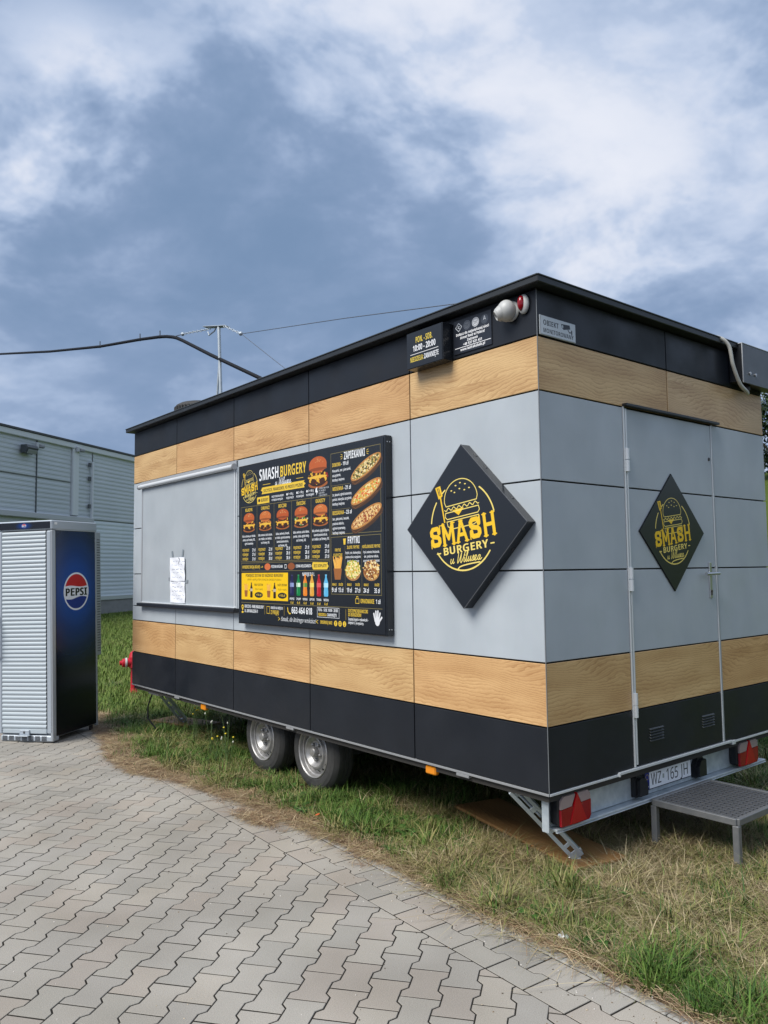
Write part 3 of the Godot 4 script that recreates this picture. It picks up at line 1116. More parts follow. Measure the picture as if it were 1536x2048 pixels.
func build_trailer() -> void:
	trailer = thing("food_trailer", "long grey, wood and black panelled food trailer on two axles", "food trailer")
	var t := trailer
	var s := mb()
	rbox(s, put(-LEN / 2, (Y_BOT + Y_TOP) / 2, -WID / 2), Vector3(LEN - 0.026, Y_TOP - Y_BOT - 0.006, WID - 0.026))
	obj("body_core", s, M.black, t)
	s = mb()
	rbox(s, put(-LEN / 2, Y_BOT - 0.02, -WID / 2), Vector3(LEN - 0.04, 0.045, WID - 0.04))
	obj("floor", s, mat(lin(0.03, 0.028, 0.026), 0.8), t)
	# cladding of the long side
	for i in 5:
		var a: float = COLS[i]
		var b: float = COLS[i + 1]
		panel("dark_panel", F_LONG, a, b, Y_WUT, Y_TOP, t)
		panel("wood_panel", F_LONG, a, b, Y_WUB, Y_WUT, t)
		panel("wood_panel", F_LONG, a, b, Y_WLB, Y_WLT, t)
		panel("dark_panel", F_LONG, a, b, Y_BOT + 0.006, Y_WLB, t)
		if i < 2:
			continue
		panel("grey_panel", F_LONG, a, b, Y_L1, Y_WUB, t)
		panel("grey_panel", F_LONG, a, b, Y_L2, Y_L1, t)
		panel("grey_panel", F_LONG, a, b, Y_WLT, Y_L2, t)
	panel("grey_panel", F_LONG, COLS[0], COLS[1], Y_WLT, 1.295, t)
	panel("grey_panel", F_LONG, COLS[1], COLS[2], Y_WLT, 1.295, t)
	panel("grey_panel", F_LONG, COLS[0], -5.265, Y_L1, Y_WUB, t)
	panel("grey_panel", F_LONG, COLS[0], -5.265, Y_L2, Y_L1, t)
	panel("grey_panel", F_LONG, COLS[0], -5.265, 1.295, Y_L2, t)
	# rear end
	panel("dark_panel", F_END, 0.0, 1.25, Y_WUT, Y_TOP, t)
	panel("dark_panel", F_END, 1.25, WID, Y_WUT, Y_TOP, t)
	panel("wood_panel", F_END, 0.0, 1.25, Y_WUB, Y_WUT, t)
	panel("wood_panel", F_END, 1.25, WID, Y_WUB, Y_WUT, t)
	for c in [[0.0, 0.757], [1.782, WID]]:
		panel("grey_panel", F_END, c[0], c[1], Y_L1, Y_WUB, t)
		panel("grey_panel", F_END, c[0], c[1], Y_L2, Y_L1, t)
		panel("grey_panel", F_END, c[0], c[1], Y_WLT, Y_L2, t)
		panel("wood_panel", F_END, c[0], c[1], Y_WLB, Y_WLT, t)
		panel("dark_panel", F_END, c[0], c[1], Y_BOT + 0.006, Y_WLB, t)
	# front and far sides: plain cladding bands
	var f_far := Transform3D(Basis(Vector3(-1, 0, 0), Vector3.UP, Vector3(0, 0, -1)), Vector3(0, 0, -WID))
	var f_front := Transform3D(Basis(Vector3(0, 0, 1), Vector3.UP, Vector3(-1, 0, 0)), Vector3(-LEN, 0, 0))
	for g in [[f_far, 0.0, LEN, 5], [f_front, -WID, 0.0, 2]]:
		for i in g[3]:
			var a: float = lerpf(g[1], g[2], float(i) / g[3])
			var b: float = lerpf(g[1], g[2], float(i + 1) / g[3])
			panel("dark_panel", g[0], a, b, Y_WUT, Y_TOP, t)
			panel("wood_panel", g[0], a, b, Y_WUB, Y_WUT, t)
			panel("grey_panel", g[0], a, b, Y_L1, Y_WUB, t)
			panel("grey_panel", g[0], a, b, Y_L2, Y_L1, t)
			panel("grey_panel", g[0], a, b, Y_WLT, Y_L2, t)
			panel("wood_panel", g[0], a, b, Y_WLB, Y_WLT, t)
			panel("dark_panel", g[0], a, b, Y_BOT + 0.006, Y_WLB, t)
	# edge profiles
	s = mb()
	rbox(s, put(-0.001, (Y_BOT + Y_TOP) / 2, -0.001), Vector3(0.004, Y_TOP - Y_BOT - 0.002, 0.004), 0.001)
	obj("corner_profile", s, mat(lin(0.22, 0.23, 0.24), 0.5, 0.3), t)
	s = mb()
	box_at(s, F_LONG, -LEN, 0.0, Y_BOT - 0.006, Y_BOT + 0.006, -0.03, 0.004, 0.001)
	for x in [-0.62, -2.44, -4.4]:
		box_at(s, F_LONG, x - 0.05, x + 0.05, Y_BOT - 0.022, Y_BOT - 0.007, -0.03, 0.006, 0.001)
	obj("bottom_profile", s, mat(lin(0.30, 0.31, 0.32), 0.45, 0.3), t)
	s = mb()
	box_at(s, F_END, 0.006, 0.60, Y_BOT - 0.006, Y_BOT + 0.006, -0.03, 0.004, 0.001)
	box_at(s, F_END, 0.60, 1.86, Y_BOT + 0.002, Y_BOT + 0.016, -0.03, 0.012, 0.001)
	box_at(s, F_END, 1.86, WID, Y_BOT - 0.006, Y_BOT + 0.006, -0.03, 0.004, 0.001)
	box_at(s, F_END, 0.595, 0.605, Y_BOT - 0.007, Y_BOT + 0.014, -0.03, 0.013, 0.001)
	box_at(s, F_END, 1.86, 1.90, Y_BOT - 0.014, Y_BOT + 0.012, -0.03, 0.013, 0.001)
	obj("bottom_profile", s, M.alu, t)
	# roof
	s = mb()
	rbox(s, put(-LEN / 2, Y_TOP + 0.021, -WID / 2), Vector3(LEN + 0.14, 0.036, WID + 0.14), 0.004)
	var roof := obj("roof", s, M.roof, t)
	s = mb()
	for e in [[Vector3(-LEN - 0.07, 0, 0.07), Vector3(0.07, 0, 0.07)], [Vector3(0.07, 0, 0.07), Vector3(0.07, 0, -WID - 0.07)]]:
		var p: Vector3 = e[0]
		var q: Vector3 = e[1]
		bar(s, p + Vector3(0, Y_TOP + 0.041, 0), q + Vector3(0, Y_TOP + 0.041, 0), 0.012, 0.008, 0.002)
	obj("edge_trim", s, mat(lin(0.035, 0.042, 0.046), 0.4), roof)
	for p in [[-0.12, -0.16], [-0.45, -0.2]]:
		s = mb()
		tube(s, [Vector3(p[0], Y_TOP + 0.03, p[1]), Vector3(p[0], Y_TOP + 0.11, p[1])], 0.006, 6)
		var ring := []
		for k in 13:
			ring.append(Vector3(p[0], Y_TOP + 0.125 + sin(TAU * k / 12) * 0.017, p[1] + cos(TAU * k / 12) * 0.017))
		tube(s, ring, 0.005, 6, false)
		obj("roof_eyelet", s, M.galv, roof)
	serving_hatch(t)
	rear_door(t)
	chassis(t)
	for x in [-2.316, -3.05]:
		wheel(t, x, -0.12, 1.0)
		wheel(t, x, -WID + 0.12, -1.0)


func serving_hatch(t: Node3D) -> void:
	var s := mb()
	box_at(s, F_LONG, -5.225, -3.295, 1.337, 2.505, -0.006, 0.014, 0.003)
	var hatch := obj("serving_hatch", s, M.grey_door, t)
	hatch.set_meta("label", "closed grey serving hatch with a dark counter shelf below")
	s = mb()
	box_at(s, F_LONG, -5.262, -5.238, 1.297, 2.53, -0.01, 0.012, 0.002)
	obj("frame_post", s, M.alu_dull, hatch)
	s = mb()
	box_at(s, F_LONG, -3.289, -3.265, 1.297, 2.53, -0.01, 0.016, 0.002)
	box_at(s, F_LONG, -3.258, -3.242, 1.297, 2.575, -0.008, 0.012, 0.002)
	obj("frame_post", s, M.alu, hatch)
	s = mb()
	box_at(s, F_LONG, -5.262, -3.242, 2.515, 2.575, -0.008, 0.02, 0.003)
	obj("rail_cover", s, M.alu_dull, hatch)
	s = mb()
	tube(s, [Vector3(-5.27, 2.522, 0.035), Vector3(-3.25, 2.522, 0.035)], 0.021, 14)
	obj("top_rail", s, M.alu, hatch)
	for x in [-5.272, -3.248]:
		s = mb()
		tube(s, [Vector3(x - 0.008, 2.522, 0.035), Vector3(x + 0.008, 2.522, 0.035)], 0.026, 14)
		obj("rail_end", s, M.alu_dull, hatch)
	s = mb()
	box_at(s, F_LONG, -5.26, -3.215, 1.297, 1.333, 0.003, 0.058, 0.004)
	var sh := obj("counter_shelf", s, M.blackish, t)
	s = mb()
	box_at(s, F_LONG, -5.225, -3.25, 1.334, 1.342, 0.003, 0.03, 0.002)
	obj("shelf_rim", s, M.alu, sh)


func rear_door(t: Node3D) -> void:
	var s := mb()
	box_at(s, F_END, 0.785, 1.757, Y_BOT + 0.022, Y_WUB - 0.012, -0.012, -0.0095)
	var door := obj("door", s, M.black, t)
	door.set_meta("label", "grey rear door with hinges on its left and a lever handle")
	panel("grey_panel", F_END, 0.788, 1.755, Y_L1, Y_WUB - 0.006, door, 0.0045, 0.003)
	panel("grey_panel", F_END, 0.788, 1.755, Y_L2, Y_L1, door, 0.0045, 0.003)
	panel("grey_panel", F_END, 0.788, 1.755, Y_WLT, Y_L2, door, 0.0045, 0.003)
	panel("wood_panel", F_END, 0.788, 1.755, Y_WLB, Y_WLT, door, 0.004, 0.003)
	panel("dark_panel", F_END, 0.788, 1.755, Y_BOT + 0.02, Y_WLB, door, 0.004, 0.003)
	s = mb()
	box_at(s, F_END, 0.775, 0.788, Y_BOT + 0.03, Y_WUB - 0.008, -0.01, 0.007, 0.0015)
	obj("edge_profile", s, M.alu, door)
	s = mb()
	box_at(s, F_END, 1.756, 1.764, Y_BOT + 0.02, Y_WUB - 0.008, -0.01, 0.006, 0.0015)
	obj("edge_profile", s, M.alu, door)
	s = mb()
	box_at(s, F_END, 0.757, 0.769, Y_BOT + 0.018, Y_WUB + 0.01, -0.01, 0.006, 0.0015)
	obj("door_frame", s, M.alu, t)
	s = mb()
	box_at(s, F_END, 1.770, 1.781, Y_BOT + 0.018, Y_WUB, -0.01, 0.004, 0.0015)
	obj("door_frame", s, M.alu_dull, t)
	s = mb()
	box_at(s, F_END, 0.752, 1.83, Y_WUB + 0.003, Y_WUB + 0.019, 0.002, 0.034, 0.002)
	obj("rain_ledge", s, M.blackish, t)
	for y in [2.265, 1.567, 0.846]:
		s = mb()
		var f := F_END * put(0.772, y, 0.012)
		lathe(s, f, [Vector2(0.0, -0.068), Vector2(0.014, -0.068), Vector2(0.014, -0.003), Vector2(0.009, -0.002), Vector2(0.009, 0.002), Vector2(0.014, 0.003), Vector2(0.014, 0.068), Vector2(0.0, 0.068)], 12)
		box_at(s, F_END, 0.762, 0.785, y - 0.064, y - 0.004, 0.002, 0.013, 0.002)
		obj("hinge", s, M.alu, door)
	s = mb()
	box_at(s, F_END, 1.658, 1.690, 1.43, 1.665, 0.003, 0.011, 0.004)
	tube(s, [F_END * Vector3(1.674, 1.59, 0.01), F_END * Vector3(1.674, 1.59, 0.055)], 0.010, 10)
	tube(s, [F_END * Vector3(1.70, 1.59, 0.055), F_END * Vector3(1.66, 1.59, 0.058), F_END * Vector3(1.545, 1.588, 0.052)], 0.010, 10)
	obj("handle", s, M.steel, door)
	s = mb()
	tube(s, [F_END * Vector3(1.674, 1.475, 0.01), F_END * Vector3(1.674, 1.475, 0.0165)], 0.009, 12)
	box_at(s, F_END, 1.667, 1.681, 1.448, 1.475, 0.01, 0.016, 0.002)
	obj("keyhole", s, mat(lin(0.10, 0.09, 0.08), 0.4, 0.5), door)
	s = mb()
	tube(s, [F_END * Vector3(1.722, 2.345, 0.0), F_END * Vector3(1.722, 2.345, 0.008)], 0.011, 12)
	obj("upper_lock", s, mat(lin(0.05, 0.05, 0.055), 0.4, 0.4), door)
	for u in [0.915, 1.505]:
		s = mb()
		for k in 5:
			var y := 0.625 + k * 0.0165
			rbox(s, F_END * Transform3D(Basis.from_euler(Vector3(0.6, 0, 0)), Vector3(u + 0.072, y, 0.006)), Vector3(0.145, 0.004, 0.012), 0.001)
		obj("vent_grille", s, mat(lin(0.035, 0.04, 0.045), 0.35), door)


func chassis(t: Node3D) -> void:
	var s := mb()
	box_at(s, F_END, 0.055, 2.40, 0.285, Y_BOT - 0.012, -0.095, -0.086, 0.001)
	box_at(s, F_END, 0.095, 2.40, 0.268, 0.282, -0.095, -0.034, 0.003)
	box_at(s, F_END, 0.095, 2.40, 0.262, 0.2675, -0.045, -0.030, 0.002)
	box_at(s, F_END, 0.05, 0.056, 0.27, Y_BOT - 0.01, -0.095, -0.050, 0.001)
	var beam := obj("rear_beam", s, M.galv, t)
	s = mb()
	for z in [-0.30, -WID + 0.30]:
		rbox(s, put(-LEN / 2 - 0.05, 0.40, z), Vector3(LEN - 0.1, 0.10, 0.05), 0.004)
	for x in [-0.5, -1.6, -3.8, -4.9]:
		rbox(s, put(x, 0.42, -WID / 2), Vector3(0.05, 0.06, WID - 0.6), 0.004)
	obj("frame_rail", s, M.galv, t)
	s = mb()
	for x in [-2.316, -3.05]:
		rbox(s, put(x, 0.27, -WID / 2), Vector3(0.09, 0.09, WID - 0.55), 0.004)
	obj("axle", s, mat(lin(0.06, 0.06, 0.06), 0.6), t)
	s = mb()
	bar(s, Vector3(-LEN, 0.40, -0.75), Vector3(-LEN - 1.2, 0.40, -WID / 2), 0.07, 0.09, 0.005)
	bar(s, Vector3(-LEN, 0.40, -WID + 0.75), Vector3(-LEN - 1.2, 0.40, -WID / 2), 0.07, 0.09, 0.005)
	obj("drawbar", s, M.galv, t)
	# number plate
	var im := Image.create(1040, 228, false, Image.FORMAT_RGB8)
	im.fill(Color(0.05, 0.07, 0.14))
	p_rect(im, 8, 8, 1024, 212, Color(0.93, 0.94, 0.95))
	p_rect(im, 8, 8, 88, 212, Color(0.03, 0.14, 0.50))
	p_text(im, "PL", 52, 196, 46, Color(0.95, 0.95, 0.95), font_bold, 0)
	for k in 12:
		p_ell(im, Vector2(52 + cos(TAU * k / 12) * 30, 72 + sin(TAU * k / 12) * 30), 4.5, 4.5, Color(0.95, 0.80, 0.1))
	var ink := Color(0.03, 0.035, 0.05)
	p_text(im, "WZ", 132, 184, 142, ink, font_reg, -1, 220)
	p_text(im, "165", 470, 184, 142, ink, font_reg, -1, 262)
	p_text(im, "JH", 782, 184, 142, ink, font_reg, -1, 178)
	p_rect(im, 384, 88, 34, 50, Color(0.50, 0.53, 0.53))
	p_rect(im, 390, 94, 22, 38, Color(0.62, 0.66, 0.60))
	s = mb()
	box_at(s, F_END, 0.953, 1.474, 0.314, 0.430, -0.085, -0.068, 0.003)
	var pl := obj("number_plate", s, M.blackish, t)
	pl.set_meta("label", "white number plate with a blue left strip")
	sheet("plate_print", F_END, 0.956, 1.471, 0.317, 0.427, -0.066, print_mat(im, 0.3), pl)
	s = mb()
	box_at(s, F_END, 1.20, 1.205, 0.424, 0.475, -0.066, -0.058, 0.001)
	obj("cable_tie", s, M.black, pl)
	for u in [0.842, 1.503]:
		s = mb()
		var a := PackedVector2Array([Vector2(0.0, 0.0), Vector2(0.098, 0.0), Vector2(0.100, 0.075), Vector2(0.07, 0.118), Vector2(0.01, 0.124), Vector2(0.0, 0.11)])
		if u > 1.0:
			for i in a.size():
				a[i] = Vector2(0.100 - a[i].x, a[i].y)
		prism(s, F_END * put(u, 0.300, 0), a, -0.088, -0.055)
		var c := PackedVector2Array()
		for p in a:
			c.append(p * 0.84 + Vector2(0.010, 0.008))
		prism(s, F_END * put(u, 0.300, 0), c, -0.056, -0.03)
		obj("plate_lamp", s, M.plastic_black, t)
	# tail lights: dark housing, red lower lens with a triangle running up between two clear corners
	for g in [[0.098, 1.0], [1.985, -1.0]]:
		var f: Transform3D = F_END * put(g[0], 0.296, 0)
		var w := 0.255
		var h := 0.165
		s = mb()
		box_at(s, f, 0.0, w, 0.004, h, -0.0855, -0.022, 0.012)
		var lamp := obj("tail_light", s, M.plastic_black, t)
		lamp.set_meta("label", "red and clear tail light %s" % ("nearest the corner steady leg" if g[1] > 0 else "at the far right end"))
		s = mb()
		prism(s, f, PackedVector2Array([Vector2(0.004, 0.004), Vector2(w * 0.5, 0.0), Vector2(w - 0.02, 0.002), Vector2(w - 0.004, 0.022), Vector2(w - 0.002, 0.104), Vector2(w * 0.70, 0.100), Vector2(w * 0.64, 0.098), Vector2(w * 0.30, 0.092), Vector2(0.002, 0.088)]), -0.021, -0.006)
		obj("red_lens", s, M.red_lens, lamp)
		s = mb()
		prism(s, f, PackedVector2Array([Vector2(w * 0.28, 0.006), Vector2(w * 0.82, 0.008), Vector2(w * 0.52, h - 0.006)]), -0.0215, -0.002)
		obj("triangle_reflector", s, M.red_reflector, lamp)
		s = mb()
		prism(s, f, PackedVector2Array([Vector2(0.002, 0.091), Vector2(w * 0.36, 0.095), Vector2(w * 0.48, h - 0.012), Vector2(w * 0.10, h - 0.012), Vector2(0.004, h - 0.03)]), -0.021, -0.008)
		prism(s, f, PackedVector2Array([Vector2(w * 0.68, 0.102), Vector2(w - 0.002, 0.106), Vector2(w - 0.004, h - 0.03), Vector2(w * 0.9, h - 0.010), Vector2(w * 0.555, h - 0.012)]), -0.021, -0.008)
		obj("clear_lens", s, M.clear_lens, lamp)
	for x in [-0.912, -3.90]:
		s = mb()
		box_at(s, F_LONG, x - 0.045, x + 0.045, 0.412, 0.462, -0.05, -0.012, 0.008)
		obj("side_marker", s, M.orange_lens, t)
	# corner steadies
	steady(t, Vector3(-0.285, 0.455, -0.045), Vector3(-0.128, 0.06, -0.385))
	steady(t, Vector3(-5.12, 0.44, -0.14), Vector3(-5.36, 0.06, -0.52))
	s = mb()
	box_at(s, F_LONG, -5.22, -4.98, 0.405, 0.47, -0.26, -0.06, 0.006)
	obj("junction_box", s, M.white_plastic, t)
	s = mb()
	tube(s, [Vector3(-5.2, 0.41, -0.1), Vector3(-5.22, 0.28, -0.06), Vector3(-5.2, 0.16, -0.05), Vector3(-5.1, 0.06, -0.1)], 0.009, 6)
	obj("hanging_lead", s, M.cable_black, t)


func steady(t: Node3D, top: Vector3, foot: Vector3) -> void:
	var d := (foot - top).normalized()
	var l := top.distance_to(foot)
	var side := d.cross(Vector3(0.3, 0.0, 1.0)).normalized()
	side = Vector3(-0.62, -0.25, 0.70)
	side = (side - d * side.dot(d)).normalized()
	var f := Transform3D(Basis(side, d, side.cross(d)), top)
	var s := mb()
	# pressed channel with long slots: two rails, webs between them
	for sx in [-1.0, 1.0]:
		rbox(s, f * put(sx * 0.031, l / 2, 0), Vector3(0.008, l, 0.044), 0.002)
		rbox(s, f * put(sx * 0.0215, l / 2, 0.018), Vector3(0.016, l, 0.005), 0.001)
	for g in [[0.0, 0.05], [l * 0.27, l * 0.33], [l * 0.52, l * 0.62], [l * 0.80, l * 0.84], [l - 0.05, l]]:
		rbox(s, f * put(0, (g[0] + g[1]) / 2, 0.014), Vector3(0.058, g[1] - g[0], 0.005), 0.001)
	var leg := obj("steady_leg", s, M.galv, t)
	for q in [l * 0.55, l - 0.02]:
		s = mb()
		tube(s, [f * Vector3(-0.042, q, -0.004), f * Vector3(0.042, q, -0.004)], 0.013, 10)
		obj("pivot_pin", s, M.steel, leg)
	s = mb()
	lathe(s, Transform3D(Basis(Vector3(0.5, 0, -0.87), Vector3.UP, Vector3(0.87, 0, 0.5)), foot + Vector3(0, -0.04, 0)), [Vector2(0.0, 0.0), Vector2(0.044, 0.0), Vector2(0.050, 0.006), Vector2(0.044, 0.012), Vector2(0.02, 0.02), Vector2(0.012, 0.045), Vector2(0.0, 0.045)], 18)
	obj("foot_plate", s, M.galv, leg)
	s = mb()
	var mid := f * Vector3(0, l * 0.45, -0.02)
	tube(s, [mid, Vector3(mid.x - 0.45, 0.43, mid.z - 0.12)], 0.010, 8)
	obj("spindle", s, M.galv, leg)


func wheel(t: Node3D, x: float, zf: float, dirz: float) -> void:
	var hub := Vector3(x, 0.293, zf)
	# local y runs outwards along the axle, towards the viewer of that side
	var f := Transform3D(Basis(Vector3(dirz, 0, 0), Vector3(0, 0, dirz), Vector3(0, -1, 0)), hub)
	var s := mb()
	lathe(s, f, [Vector2(0.176, -0.02), Vector2(0.186, -0.002), Vector2(0.200, 0.004), Vector2(0.235, 0.004), Vector2(0.262, -0.004), Vector2(0.280, -0.022), Vector2(0.290, -0.035), Vector2(0.2935, -0.055)], 48)
	for g in [[-0.055, -0.078], [-0.086, -0.112], [-0.120, -0.146]]:
		lathe(s, f, [Vector2(0.284, g[0] + 0.004), Vector2(0.2935, g[0]), Vector2(0.2935, g[1]), Vector2(0.284, g[1] - 0.004)], 48)
	lathe(s, f, [Vector2(0.284, -0.05), Vector2(0.284, -0.15)], 48)
	lathe(s, f, [Vector2(0.2935, -0.146), Vector2(0.280, -0.172), Vector2(0.235, -0.195), Vector2(0.19, -0.19)], 48)
	var wh := obj("wheel", s, M.rubber, t)
	s = mb()
	lathe(s, f, [Vector2(0.184, -0.004), Vector2(0.189, 0.003), Vector2(0.183, 0.008), Vector2(0.176, 0.002), Vector2(0.170, -0.022), Vector2(0.164, -0.026), Vector2(0.160, -0.050)], 48)
	lathe(s, f, [Vector2(0.160, -0.050), Vector2(0.158, -0.056)], 48)
	# disc with a ring of round holes
	var n := 16
	for k in n:
		var a0 := TAU * k / n
		var a1 := TAU * (k + 1) / n
		var am := (a0 + a1) / 2
		var hc := Vector2(cos(am), sin(am)) * 0.142
		var outer := PackedVector2Array()
		var inner := PackedVector2Array()
		for q in [[0.158, a0], [0.158, am], [0.158, a1], [0.142, a1], [0.125, a1], [0.125, am], [0.125, a0], [0.142, a0]]:
			outer.append(Vector2(cos(q[1]), sin(q[1])) * q[0])
		for p in outer:
			var v := (p - hc).normalized()
			inner.append(hc + v * 0.0095)
		for i in 8:
			var j := (i + 1) % 8
			var dp := func(p: Vector2) -> Vector3: return f * Vector3(p.x, -0.052 + (0.158 - p.length()) * 0.9, p.y)
			quad(s, dp.call(outer[i]), dp.call(outer[j]), dp.call(inner[j]), dp.call(inner[i]), f.basis.y)
	lathe(s, f, [Vector2(0.125, -0.0223), Vector2(0.118, -0.008), Vector2(0.108, -0.006), Vector2(0.100, -0.016), Vector2(0.080, -0.034), Vector2(0.062, -0.036), Vector2(0.036, -0.030)].map(func(v): return v), 40)
	var rim := obj("rim", s, M.rim, wh)
	s = mb()
	lathe(s, f, [Vector2(0.175, -0.10), Vector2(0.05, -0.085), Vector2(0.0, -0.085)], 32)
	obj("brake_drum", s, M.black, wh)
	s = mb()
	lathe(s, f, [Vector2(0.037, -0.034), Vector2(0.034, 0.004), Vector2(0.028, 0.012), Vector2(0.0, 0.014)], 24)
	obj("hub_cap", s, M.rim, wh)
	s = mb()
	for k in 5:
		var a := TAU * k / 5 + 0.3
		var c := Vector3(cos(a), 0, sin(a)) * 0.058
		lathe(s, f * put(c.x, -0.036, c.z), [Vector2(0.013, 0.0), Vector2(0.0115, 0.020), Vector2(0.006, 0.024), Vector2(0.0, 0.025)], 6)
	obj("wheel_bolt", s, mat(lin(0.30, 0.30, 0.30), 0.4, 0.7), wh)


# ---------------------------------------------------------------- signs
const GOLD := Color(0.93, 0.76, 0.16)
const PALE := Color(0.93, 0.84, 0.45)
const INK := Color(0.118, 0.135, 0.16)


func smash_letters(im: Image, o: Vector2, size: Vector2, turn: float, col: Color, weight := 1.0) -> void:
	# slab lettering S M A S H, each letter in a unit cell
	var cell := size.x / 5.0
	var place := func(k: int, x: float, y: float) -> Vector2: return o + Vector2((k + 0.06 + x * 0.88) * cell, -size.y + y * size.y).rotated(turn)
	var w := cell * 0.25 * weight
	var ess := [[0.82, 0.34], [0.82, 0.24], [0.70, 0.13], [0.30, 0.13], [0.17, 0.24], [0.17, 0.38], [0.30, 0.47], [0.70, 0.53], [0.83, 0.63], [0.83, 0.77], [0.70, 0.88], [0.30, 0.88], [0.18, 0.78], [0.18, 0.66]]
	for k in [0, 3]:
		var pts := []
		for p in ess:
			pts.append(place.call(k, p[0], p[1]))
		p_stroke(im, pts, w, col)
		p_stroke(im, [place.call(k, 0.93, 0.02), place.call(k, 0.93, 0.30)], w * 0.30, col)
		p_stroke(im, [place.call(k, 0.07, 0.70), place.call(k, 0.07, 0.98)], w * 0.30, col)
	var bars := {1: [[0.10, 0.02, 0.10, 0.98], [0.90, 0.02, 0.90, 0.98], [0.12, 0.06, 0.50, 0.72], [0.88, 0.06, 0.50, 0.72]], 2: [[0.46, 0.06, 0.12, 0.97], [0.54, 0.06, 0.88, 0.97], [0.24, 0.66, 0.76, 0.66]], 4: [[0.17, 0.03, 0.17, 0.97], [0.83, 0.03, 0.83, 0.97], [0.17, 0.5, 0.83, 0.5]]}
	for k in bars:
		for b in bars[k]:
			p_stroke(im, [place.call(k, b[0], b[1]), place.call(k, b[2], b[3])], w * (0.80 if b[0] == b[2] or b[1] == b[3] else 0.72), col)
	for g in [[1, 0.10, 0.98], [1, 0.90, 0.98], [1, 0.06, 0.03], [1, 0.94, 0.03], [2, 0.12, 0.98], [2, 0.88, 0.98], [2, 0.50, 0.03], [4, 0.17, 0.02], [4, 0.83, 0.02], [4, 0.17, 0.98], [4, 0.83, 0.98]]:
		p_stroke(im, [place.call(g[0], g[1] - 0.15, g[2]), place.call(g[0], g[1] + 0.15, g[2])], w * 0.30, col)


# cursive signature as pen strokes; o is the start of the baseline, s the height of a small letter
func pen_name(im: Image, o: Vector2, s: float, turn: float, w: float, col: Color) -> void:
	var strokes := [
		# u
		[[0.1, -0.95], [0.0, -0.3], [0.18, 0.0], [0.5, -0.25], [0.78, -0.95], [0.66, -0.25], [0.85, 0.0], [1.1, -0.25]],
		# W
		[[1.9, -2.0], [2.2, -2.15], [2.15, -1.2], [2.05, -0.15], [2.2, 0.0], [2.7, -0.8], [3.05, -1.9], [2.95, -0.8], [2.95, -0.1], [3.15, 0.0], [3.7, -0.9], [4.1, -2.1]],
		# i
		[[4.0, -0.9], [3.85, -0.25], [4.0, 0.0], [4.3, -0.3], [4.85, -1.7], [4.75, -2.1], [4.6, -1.6], [4.5, -0.3], [4.68, 0.0], [5.0, -0.4], [5.2, -0.95]],
		# u s
		[[5.2, -0.95], [5.05, -0.25], [5.2, 0.0], [5.55, -0.3], [5.8, -0.95], [5.68, -0.25], [5.85, 0.0], [6.2, -0.4], [6.5, -1.05], [6.6, -0.5], [6.5, -0.05], [6.2, -0.05]],
		# z a
		[[6.5, -0.05], [6.9, -0.3], [6.9, -0.9], [7.35, -0.9], [6.95, -0.05], [7.4, -0.05], [7.8, -0.4]],
		[[8.4, -0.75], [8.1, -0.95], [7.75, -0.5], [7.85, -0.02], [8.15, -0.1], [8.42, -0.85], [8.3, -0.15], [8.5, 0.0], [8.85, -0.3]]]
	for st in strokes:
		var curve := Curve2D.new()
		var n: int = st.size()
		for i in n:
			var p := Vector2(st[i][0], st[i][1])
			var a := Vector2(st[maxi(i - 1, 0)][0], st[maxi(i - 1, 0)][1])
			var b := Vector2(st[mini(i + 1, n - 1)][0], st[mini(i + 1, n - 1)][1])
			var tg := (b - a) / 6.0
			curve.add_point(p, -tg, tg)
		var pts := []
		for p in curve.tessellate(3, 6):
			var q := Vector2(p.x - p.y * 0.22, p.y) * s
			pts.append(o + q.rotated(turn))
		p_stroke(im, pts, w, col)
	p_ell(im, o + Vector2(4.4 * s, -1.35 * s).rotated(turn), w * 0.7, w * 0.7, col)


